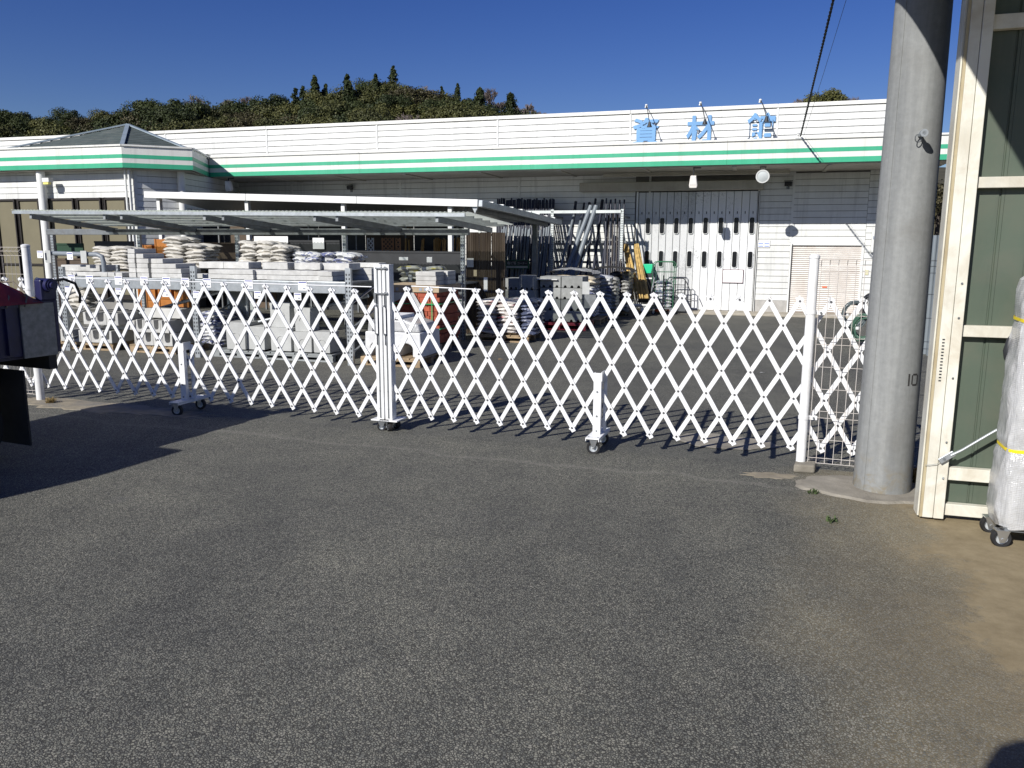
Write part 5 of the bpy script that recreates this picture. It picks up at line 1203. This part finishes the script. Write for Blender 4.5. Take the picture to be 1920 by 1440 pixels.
for pxb,pyb,pxt,pyt,r,lab in ((1056,482,1076,404,.028,'thin grey pipe leaning leftmost among the loose grey pipes'),(1072,485,1090,408,.026,'medium grey pipe just left of the thickest pair'),(1077,486,1097,408,.024,'slim grey pipe between the medium one and the thickest pair'),(1092,490,1108,440,.02,'short slim grey pipe at the foot of the thickest pair')):
    pipe(pxb,pyb,-1.35,pxt,pyt,-.75,r,PVC,lab,'grey pipes in the rack')
for i in range(6):
    x = 1080+i*13+R_.uniform(-3,3); pipe(x-16,500,-1.0,x,376+R_.uniform(-5,6),-.25,R_.uniform(.022,.035),PVD,'dark pipe leaning behind the thick grey pipes','dark pipes behind the grey ones')
for i in range(9):
    x = 1137+i*4.2; pipe(x-3,505,-1.1,x,(400 if i % 2 else 373)+R_.uniform(-4,4),-.6,.018,PBR if i % 2 else PVD,'dark brown thin pipe at the right end of the pipe rack','thin dark pipes at the right end')
for i in range(34):
    x = 934+i*3.2; top = 374+R_.uniform(-2.5,2.5); dark = i % 3 != 0
    pipe(x-4+R_.uniform(-3,3),505,-1.0,x+R_.uniform(-1,1),top,-.42,.019,PVD,'dark upright pipe in the dense left half of the pipe rack','dense dark pipes')
for i in range(20):
    x = 940+i*4.9+R_.uniform(-1.5,1.5)
    if 995 < x < 1010: continue
    pipe(x-5,488,-1.25,x+R_.uniform(-1,3),428+R_.uniform(-4,4),-.95,.020,PVC,'light grey thin pipe added as the sunlit lower part of the dense dark pipes','light pipes for the sunlit lower lengths')  # pale pipes put sunlight on the lower lengths into the colour
# green corner sign
u0,z1 = at(948,487,-1.5); u1,z0 = at(992,504,-1.5); t = yard('corner_sign', 'dark green section sign with two black name plates hung by the pipes', 'sign', (u0+u1)/2, -1.5, z0, 0); w_,h_ = u1-u0,z1-z0
MB().box(-w_/2,w_/2,0,.02,0,h_).build('panel', M('sign_green', (.012,.11,.055), .5), t)
MB().box(-w_/2+.02,-.012,-.003,-.0005,h_*.36,h_-.015).build('name_plate', DARK, t); MB().box(.0,w_/2-.03,-.003,-.0005,h_*.36,h_-.015).build('name_plate', DARK, t)
MB().box(-w_/2+.02,w_/2-.03,-.003,-.0005,.015,h_*.30).build('strip', GREYW, t)
for body,x,sz in (('塩ビ管',-w_*.235,.070),('コーナー',w_*.215,.058)): inst('lettering', text_mesh(body, sz, .0006, .0006, GREYW, 'lettering'), t, (x,-.0042,h_*.50), (math.pi/2,0,0))
# ---------------------------------------------------------------- bamboo, cart, cage, pallet jack at the door
BAM = M('bamboo', (.42,.29,.10), .5, var=.25, scale=10, dirt=(.17,.11,.05), damt=.7, dscale=9, obj=.38)
def bamboo(pxb, pyb, pxt, pyt, vb, vt):
    ub__,zb__ = at(pxb,pyb,vb); ut__,zt__ = at(pxt,pyt,vt); p,q = W(ub__,vb,max(.30,zb__)), W(ut__,vt,zt__); L = (q-p).length; r = R_.uniform(.012,.019); prof = [(0,0)]; z = 0
    while z < L-.08: prof += [(r,z+.004),(r,z+.12),(r*1.14,z+.126),(r,z+.134)]; z += .136
    prof += [(r*.9,L),(0,L)]; o = MB().lathe(prof,(0,0,0),8).build('bamboo_pole', BAM, None, True); o.location = p; o.rotation_euler = (q-p).to_track_quat('Z','Y').to_euler()
    return o
for i in range(8): tag(bamboo(1183+i*3.0, 560, 1170+i*1.1, 457+R_.uniform(0,8), -1.40-R_.uniform(0,.14), -.55), 'yellow bamboo pole in the left bundle leaning by the door', 'bamboo pole', 'bamboo poles in the left bundle')
for i in range(7): tag(bamboo(1203+i*2.4, 560, 1189+i*1.3, 456+R_.uniform(0,6), -1.42-R_.uniform(0,.14), -.57), 'yellow bamboo pole in the right bundle leaning by the door', 'bamboo pole', 'bamboo poles in the right bundle')
cu = ux(1198,565,-1.4); t = yard('hand_cart', 'flat hand cart carrying the bamboo and a green tub', 'cart', cu, -1.38, 0)
MB().box(-.32,.22,-.22,.22,.20,.235).build('platform', GALVD, t); MB().box(-.32,.22,-.235,-.2205,.232,.262).build('edge_strip', WHITE, t)
for x in (-.2,.12): MB().box(x-.045,x+.045,-.232,-.222,.11,.19).build('front_plate', WHITE, t)
for x in (-.24,.14):
    for y in (-.16,.16): caster(t, x, y, .045, .11)
MB().tube([(.20,.0,.235),(.30,.02,.8)], .014, 8).build('handle_bar', GALV, t)
gu, gzz = at(1212,496,-.75); gt = yard('green_tub', 'bright green plastic tub on black crate behind the bamboo', 'tub', gu, -.75, 0)
zb2 = at(1212,512,-.75)[1]; zt2_ = at(1212,495,-.75)[1]
MB().prism([(-.16,zb2),(.12,zb2),(.16,zt2_-.02),(.175,zt2_-.02),(.175,zt2_),(-.20,zt2_),(-.20,zt2_-.02),(-.185,zt2_-.02)],-.14,.14).build('tub', M('bright_green_plastic', (.02,.50,.24), .4, var=.06), gt, bevel=.008)
MB().box(-.14,.14,-.13,.13,.24,zb2-.001).build('crate', DARK, gt); MB().box(-.13,.15,-.135,-.1305,zb2-.12,zb2-.09).build('label_strip', WHITE, gt)
c0,_ = at(1222,560,-.95); c1,_ = at(1262,560,-.95); cz = at(1240,491,-.95)[1]; cw = c1-c0
cg = yard('roll_cage', 'green wire roll cage of sacks standing at the big door', 'roll cage', (c0+c1)/2, -.75, 0); WGR = M('cage_green', (.03,.12,.06), .5); 
for y in (-.2,.2):
    MB().tube([(-cw/2,y,.12),(-cw/2,y,cz-.05),(-cw/2+.05,y,cz),(cw/2-.05,y,cz),(cw/2,y,cz-.05),(cw/2,y,.12)], .011, 8).build('frame', WGR, cg, True)
    for k in range(1,6): MB().cyl((-cw/2+cw*k/6,y,.14),(-cw/2+cw*k/6,y,cz),.004,5).build('wire', WGR, cg)
    for z in (.3,.5,.7,.9): MB().cyl((-cw/2,y,z),(cw/2,y,z),.005,5).build('wire', WGR, cg)
MB().box(-cw/2,cw/2,-.2,.2,.12,.15).build('floor', GALVD, cg)
MB().cyl((.02,-.24,.1),(.02,-.24,cz-.28),.013,8).build('centre_bar', DARK, cg)
for x in (-cw/2+.04,cw/2-.04):
    for y in (-.17,.17): caster(cg, x, y, .05, .115)
stack('white sack stacked inside the green roll cage', 'sacks in the roll cage', (c0+c1)/2, -.75, .152, 1, 1, 8, BAGB, cw*.86, .34, .075, jit=.006)
# black cage behind it
c2,_ = at(1275,560,-.6); t = yard('dark_trolley', 'black tube trolley parked behind the green roll cage', 'trolley', c2, -.6, 0)
MB().tube([(-.2,0,.1),(-.2,0,.72),(-.16,0,.76),(.06,0,.76),(.1,0,.72),(.1,0,.1)], .011, 8).build('frame', DARK, t, True)
for z in (.62,.45): MB().cyl((-.2,0,z),(.1,0,z),.008,6).build('cross_bar', DARK, t)
MB().tube([(.12,-.05,.70),(.22,-.06,.48),(.23,-.06,.2),(.2,-.05,.08)], .010, 6).build('handle', DARK, t, True)
MB().box(-.2,.14,-.14,.10,.06,.40).build('dark_bin', M('grey_bin', (.10,.105,.11), .5), t, bevel=.01)
# pallet jack
ju,jv = gr(1247,583,.05); t = yard('pallet_jack', 'orange pallet jack with dark handle before the roll cage', 'pallet jack', ju, jv-.25, .05)
for s_ in (-1,1):
    MB().prism([(s_*.04,.16),(s_*.08,.16),(s_*.20,.03),(s_*.20,0),(s_*.10,0),(s_*.10,.03)],-.02,.02).build('frame_arm', ORANGE, t); MB().box(min(s_*.07,s_*.18),max(s_*.07,s_*.18),.021,.7,.03,.055).build('fork', ORANGE, t)
MB().box(-.06,.06,-.02,.06,.05,.22).build('pump', GALVD, t, bevel=.01); MB().lathe([(0,-.025),(.045,-.025),(.05,0),(.045,.025),(0,.025)],(0,-.04,.05),16,'x').build('steer_wheel', BLACK, t, True)
MB().tube([(0,-.03,.2),(.01,-.08,.5),(.02,-.10,.62)], .012, 8).build('handle', DARK, t, True); MB().lathe([(.035,-.008),(.05,-.008),(.05,.008),(.035,.008),(.035,-.008)],(0.02,-.1,.66),14,'y').build('grip', DARK, t)
# ---------------------------------------------------------------- coils of hose and pipes behind the right fence
hu,hv = gr(1600,643); HOSE = M('grey_green_hose', (.11,.135,.14), .4, var=.2); t_ = None
for i,(px,py,rr_,zz,lab,mt) in enumerate(((1590,590,.17,.30,'bundle of grey cable standing left behind the right mesh fence',HOSE),(1625,575,.16,.42,'looped black hose bundle right behind the right mesh fence',M('black_hose',(.03,.032,.036),.4)),(1612,615,.15,.18,'low green grey hose coil behind the right mesh fence',M('green_hose',(.05,.11,.075),.4)))):
    u_,v_ = gr(px, 640+ (i-1)*6); t = yard('hose_coil', lab, 'hose coil', u_, v_-.6+.15*i, 0, 0, 'coils behind the right fence'); rr = random.Random(i+20)
    z0_ = at(px,py,v_-.6+.15*i)[1]
    for k in range(9):
        pts_ = []; a0_ = rr.uniform(0,6); sq = rr.uniform(.75,1.1); tilt = rr.uniform(-.25,.25); yo = rr.uniform(-.09,.09)
        for j in range(22):
            a = a0_+2*math.pi*j/20; pts_.append((rr_*sq*math.cos(a)+tilt*.1*math.sin(a), yo+.04*math.sin(2*a+k)+tilt*rr_*math.sin(a)*.5, max(.03,z0_+rr_*1.25*sq*math.sin(a))))
        MB().tube(pts_, .011, 6).build('loop', mt, t, True)
    for k in range(2): MB().lathe([(.03,-.02),(.036,-.02),(.036,.02),(.03,.02)],(rr_*(.6-1.2*k),0,z0_),10,'z').build('tie', WHITE, t)
for i in range(6):
    u_,z_ = at(1742+R_.uniform(-5,8), 470, -6.0); o = MB().cyl((0,0,0),(0,R_.uniform(-.05,.05),z_+R_.uniform(-.1,.25)),.03,10).build('standing_pipe', PVC, None, True); ytag(o, u_+i*.035, -6.0+R_.uniform(-.2,.2), 0, 'grey pipe standing upright seen between the pole and the shed', 'pipe', 'pipes seen beside the pole')
# bits lying on the asphalt
for i,(px,py) in enumerate(((938,675),(1012,627),(1048,672),(1430,700))):
    p = gz(px,py); o = MB().add([(-.03,-.008,.004),(.02,-.012,.007),(.035,.010,.005),(-.02,.012,.009)],[(0,1,2,3)]).build('litter_scrap', (TIMB,PAPER,PAPER,PAPER)[i]); o.location = (p.x,p.y,.006); o.rotation_euler = (0,0,i)
    tag(o, ('yellowish leaf scrap lying behind the right gate section','tiny white scrap beside the red printed sacks','small pale scrap lying in the yard behind the gate','tiny pale scrap near the right gate bars')[i], 'scrap')
# hanging wires under the fence and weeds
GRASS = M('weed_green', (.05,.075,.025), .8, var=.3); DRY = M('dry_weed', (.26,.19,.08), .9, var=.3)
def weed(px, py, n, h, mat, label, seed, z=.006):
    p = gz(px,py); rr = random.Random(seed); m = MB()
    for k in range(n):
        a = rr.uniform(0,6.28); l = h*rr.uniform(.5,1); w_ = .004; d = Vector((math.cos(a),math.sin(a),0)); s_ = Vector((-d.y,d.x,0))*w_; b0 = Vector((rr.uniform(-.03,.03),rr.uniform(-.03,.03),0)); m1 = b0+d*l*.4+Vector((0,0,l*.7)); e = b0+d*l*.9+Vector((0,0,l*.8*rr.uniform(.5,1.1)))
        m.add([b0-s_,b0+s_,m1+s_*.8,m1-s_*.8,e],[(0,1,2,3),(3,2,4)])
    o = m.build('weed_tuft', mat); o.location = (p.x,p.y,z); return tag(o, label, 'weed')
weed(1523,926,26,.035,GRASS,'tiny green weed tuft beside the footing block',1); weed(1560,980,24,.035,GRASS,'tiny green weed tuft on the driveway left of the shed',2)
weed(1716,905,60,.16,DRY,'dry brown weed between the pole and the shed corner',3); weed(95,757,70,.07,DRY,'dry weeds at the foot of the left fence post',4)
weed(60,520,60,.5,GRASS,'leafy potted plant behind the left fence post',6)

# ================================================================ hill and trees behind the shop
D0 = 92.0
def sky_py(px):                                             # skyline of the tree tops in the picture
    P_ = [(-300,228),(0,220),(60,219),(130,223),(200,212),(260,197),(340,185),(420,190),(480,200),(540,185),(590,172),(640,168),(700,160),(760,158),(830,165),(880,172),(940,192),(985,205),(1040,235),(1150,262),(1500,270),(2300,280)]
    for (a,b),(c,d) in zip(P_,P_[1:]):
        if a <= px <= c: return b+(d-b)*(px-a)/(c-a)
    return 280
def far(px, py, D):
    d = ray(px,py); return Vector((0,0,HC))+d*(D/d.y)
m = MB(); nx, ny = 70, 12; vs = []
for j in range(ny+1):
    for i in range(nx+1):
        px = -500+i*40; D = 52+j*6.5; t = min(1, j/6.5); p = far(px, sky_py(px)+24, D0)
        h = max(0.0, (p.z-.0)*(.22+.78*t**.8) if t < 1 else p.z)*(1 if j < 9 else 1-.12*(j-8)); x = far(px,455,D).x
        vs.append((x, D, h-0.5 if j else -2))
m.add(vs, [(j*(nx+1)+i,j*(nx+1)+i+1,(j+1)*(nx+1)+i+1,(j+1)*(nx+1)+i) for j in range(ny) for i in range(nx)])
tag(m.build('hill', M('leaf_litter_soil', (.055,.050,.028), .95, var=.3, scale=.5), None, True), kind='structure')

def leaf_mat(name, lo, hi):
    m, nt, bs, out = newmat(name); geo = nd(nt,'ShaderNodeNewGeometry'); oi = nd(nt,'ShaderNodeObjectInfo')
    c = ramp(nt, geo.outputs['Random Per Island'], [(0,lo),(1,hi)])
    c2 = mixc(nt, 1.0, c, ramp(nt, oi.outputs['Random'], [(0,(.72,.74,.72)),(1,(1.28,1.22,1.1))]), 'MULTIPLY')
    nt.links.new(c2, bs.inputs['Base Color']); bs.inputs['Roughness'].default_value = .6; bs.inputs['Specular IOR Level'].default_value = .25; return m
LEAFD = leaf_mat('dark_evergreen_leaves', (.022,.034,.012), (.048,.060,.020)); LEAFO = leaf_mat('olive_leaves', (.042,.048,.016), (.088,.092,.032)); LEAFC = leaf_mat('cedar_needles', (.020,.032,.012), (.042,.056,.020)); LEAFB = leaf_mat('brown_green_leaves', (.045,.042,.022), (.08,.07,.036))
BARK = M('tree_bark', (.075,.062,.050), .9, var=.3); TWIG = M('bare_twigs', (.17,.14,.13), .9, var=.2)
def quads(C, S, rng, N=None):
    """leaf clumps: one small quad at each centre, facing roughly outwards"""
    n = len(C); a = rng.normal(size=(n,3)); m_ = rng.normal(size=(n,3)) if N is None else N+rng.normal(size=(n,3))*.55
    m_ /= np.linalg.norm(m_,axis=1)[:,None]; a -= m_*(a*m_).sum(1)[:,None]; a /= np.linalg.norm(a,axis=1)[:,None]; b = np.cross(m_,a)
    S = S[:,None]; V_ = np.stack([C-a*S-b*S*.7, C+a*S-b*S*.7, C+a*S*.8+b*S*.7, C-a*S*.8+b*S*.7],1).reshape(-1,3)
    return V_, np.arange(4*n).reshape(n,4)
def np_mesh(name, V_, F_, mat):
    me = bpy.data.meshes.new(name); me.from_pydata(V_.tolist(), [], F_.tolist()); me.materials.append(mat); return me
def broad(seed, mat, H=6.0, Rr=2.6, n=11000, lobes=22, flat=.8):
    rng = np.random.default_rng(seed); C = []; N = []
    for k in range(lobes):
        t = rng.uniform(0,2*np.pi); ph = rng.uniform(-.35,1); r = rng.uniform(.35,1.0); q = np.sqrt(1-max(0,ph)**2*.8)
        c = np.array([np.cos(t)*Rr*r*q, np.sin(t)*Rr*r*q, H*.58+ph*H*.36*flat]); rr = rng.uniform(.40,1.15)*Rr*.40; m_ = n//lobes
        d = rng.normal(size=(m_,3)); d /= np.linalg.norm(d,axis=1)[:,None]; C.append(c+d*rr*rng.uniform(.55,1.08,size=(m_,1))*np.array([1,1,.8])); N.append(d+np.array([0,0,.35]))
    C = np.concatenate(C); N = np.concatenate(N); V_,F_ = quads(C, rng.uniform(.04,.095,len(C)), rng, N); return np_mesh('crown', V_, F_, mat)
def cedar(seed, mat, H=8.0, Rr=2.0, n=9000):
    rng = np.random.default_rng(seed); C = []; N = []; nb = 110; m_ = n//nb
    for q in range(nb):
        t = rng.uniform(0,1)**.85; zc = H*(.10+.90*t); an = rng.uniform(0,2*np.pi); env = Rr*(1-t)**.72*(.82+.3*np.sin(an*2+seed))+.10; L = env*rng.uniform(.5,1.12); f = rng.uniform(.05,1,m_)**.7
        w_ = .20*env*(1.15-f*.7)+.07; P_ = np.stack([np.cos(an)*L*f, np.sin(an)*L*f, zc-.30*L*f**1.5+np.zeros(m_)],1)+rng.normal(size=(m_,3))*w_[:,None]*np.array([.7,.7,.8]); C.append(P_)
        N.append(np.stack([np.cos(an)*f,np.sin(an)*f,.55+0*f],1))
    C = np.concatenate(C); N = np.concatenate(N); V_,F_ = quads(C, rng.uniform(.04,.09,len(C)), rng, N); return np_mesh('crown', V_, F_, mat)
def bare(seed, H=6.0):
    rr = random.Random(seed); m = MB()
    def grow(p, d, L, r, lev):
        q = p+d*L; m.cyl(p, q, r, 4 if lev > 1 else 6, r*.62, False)
        if lev >= 6: return
        for k in range(3 if lev < 4 else 4):
            nd_ = (d+Vector((rr.uniform(-1,1),rr.uniform(-1,1),rr.uniform(-.25,.75)))*.62).normalized(); grow(p.lerp(q, rr.uniform(.6,1)), nd_, L*rr.uniform(.62,.82), r*.70, lev+1)
    grow(Vector((0,0,0)), Vector((0,0,1)), H*.30, .20, 0); return m.mesh('branches', TWIG)
CR = {'dark':[broad(1,LEAFD),broad(2,LEAFD,6.2,2.9),broad(3,LEAFD,5.6,3.0,12000,38,.9)], 'olive':[broad(4,LEAFO),broad(5,LEAFO,5.6,2.8)], 'brown':[broad(6,LEAFB,5.4,2.5,7000,26),broad(7,LEAFB,5.0,2.6,6500,24)],
      'cedar':[cedar(8,LEAFC),cedar(9,LEAFC,8.4,2.2),cedar(10,LEAFC,7.6,1.8)], 'bushy':[cedar(11,LEAFD,7.0,3.0,12000)], 'bare':[bare(12),bare(13),bare(14)]}
TRK = MB().cyl((0,0,-1.2),(0,0,3.2),.20,8,.10).cyl((0,0,2.2),(.9,.3,4.1),.09,6,.04).cyl((0,0,2.4),(-.8,.5,4.2),.08,6,.04).mesh('trunk', BARK); TRC = MB().cyl((0,0,-1.2),(0,0,7.2),.20,8,.03).mesh('trunk', BARK)
LAB = {'dark':'dense dark evergreen tree in the wood on the hill','olive':'olive green broadleaf tree in the wood on the hill','brown':'brownish thin leaved tree in the wood on the hill','cedar':'cedar in the wood on the hill','bare':'leafless grey tree in the wood on the hill','bushy':'bushy evergreen in the wood on the hill'}
def tree(kind, p, s, k, label=None, group=None, wide=1.0):
    nm = {'dark':'evergreen_tree','olive':'broadleaf_tree','brown':'broadleaf_tree','cedar':'cedar_tree','bare':'bare_tree','bushy':'evergreen_tree'}[kind]
    t = thing(nm, label or LAB[kind], 'tree', p, k*1.7, group or LAB[kind].split(' in the')[0]+'s on the hill'); t.scale = (s*wide,s*wide,s)
    inst('crown' if kind != 'bare' else 'branches', CR[kind][k % len(CR[kind])], t)
    if kind != 'bare': inst('trunk', TRC if kind in ('cedar','bushy') else TRK, t)
    return t
HT = {'dark':6.0,'olive':5.8,'brown':5.3,'cedar':8.2,'bare':6.0,'bushy':7.1}
def top_tree(kind, px, py, size, D, k, label, wide=1.0):
    p = far(px, py, D); s = size/HT[kind]; return tree(kind, Vector((p.x,p.y,p.z-size*.97)), s, k, label, 'trees along the skyline', wide)
ppm = F_PX/D0
sk = [('dark',10,208,5.5,'dark evergreen at the far left end of the tree line'),('dark',38,212,5,'second dark evergreen from the left end of the tree line'),('dark',122,202,4,'small pointed dark tree standing alone above the low left tree line'),
 ('brown',160,214,4,'small brownish tree right of the low left tree line'),('olive',190,210,4.5,'olive tree above the grey pavilion roof'),('brown',232,200,5,'brownish tree just left of the tall left clump'),('dark',275,187,6,'dark tree with spreading top left of the bare crown'),
 ('bare',300,186,5,'faint bare tree behind the dark left clump'),('dark',352,182,6.5,'broad dark tree under the big bare crown'),('bare',388,170,6,'large bare crown rising above the left clump'),('bare',425,176,5,'smaller bare crown right of the large one'),('bare',462,182,4,'thin bare tree in the dip of the tree line'),
 ('dark',440,190,6.5,'rounded dark tree below the dip of the tree line'),('dark',512,178,6,'dark tree left of the twin cedars'),('cedar',553,160,7,'left one of the twin cedars on the skyline'),('cedar',568,163,6.5,'right one of the twin cedars on the skyline'),
 ('cedar',590,150,8,'slim pointed cedar right of the twin cedars'),('cedar',610,152,7,'broader cedar right of the slim pointed one'),('cedar',651,142,8.5,'tall dark cedar standing clear in mid skyline'),('bare',680,158,5,'bare crown between the tall cedars'),
 ('dark',692,148,4.5,'flat topped pine left of the small cedar'),('cedar',704,140,6,'small cedar left of the tallest one'),('cedar',737,132,8,'tallest cedar at the top of the hill'),('brown',762,157,5,'round grey brown tree right of the tallest cedar'),
 ('olive',722,156,6,'olive tree under the tallest cedar'),('brown',812,160,6,'broad grey green tree at the right of the hilltop'),('cedar',828,158,5,'small cedar tip on the right shoulder'),('cedar',858,158,5.5,'round headed cedar on the right shoulder'),
 ('bushy',900,168,7.5,'bushy tall evergreen near the right end of the wood'),('bare',930,168,6,'bare tree between the two bushy evergreens'),('bushy',957,177,6.5,'dome shaped evergreen at the right end of the wood'),('bare',985,184,5.5,'bare tree at the right end of the wood'),('bare',1028,208,3.5,'last faint bare tree before the open sky'),
 ('bare',780,152,4,'faint bare top behind the hilltop')]
for i,(kd,px,py,sz,lab) in enumerate(sk): top_tree(kd, px, py, sz, D0+R_.uniform(-3,5)+(8 if kd == 'bare' else 0), i, lab, 1.0 if kd != 'cedar' else .95)
rr = random.Random(31)
for row,(D,dy,n) in enumerate(((D0-1,9,34),(D0-9,24,32),(D0-18,42,28),(D0-27,60,24),(D0-35,76,20))):
    for i in range(n):
        px = -60+i*(1070/n)+rr.uniform(-14,14); py = sky_py(px)+dy+rr.uniform(-9,9)
        if py > 262-max(0,(px-300))*.045+24: continue
        kd = rr.choices(['dark','olive','brown','bare'] if px < 500 else ['dark','olive','olive','brown','bare'], [5,3,2.4,.35] if px < 500 else [3,3,2,1.3,.6])[0]
        p = far(px, py, D); sz = rr.uniform(4.6,6.6); tree(kd, Vector((p.x,p.y,p.z-sz*.97)), sz/HT[kd], rr.randrange(99))
# trees beyond the right end of the shop
for kd,px,py,sz,D,lab in (('olive',1545,165,5.0,70,'green tree top showing above the parapet near the cable'),('bare',1500,178,4.2,74,'bare tree top left of the green tree above the parapet'),('bare',1590,176,4.5,74,'bare tree top just right of the green tree above the parapet'),('bare',1640,182,4.2,72,'bare tree top far right above the parapet'),('brown',1768,318,2.6,24,'brown leaved bush seen between the pole and the shed')):
    top_tree(kd, px, py, sz, D, 5, lab)
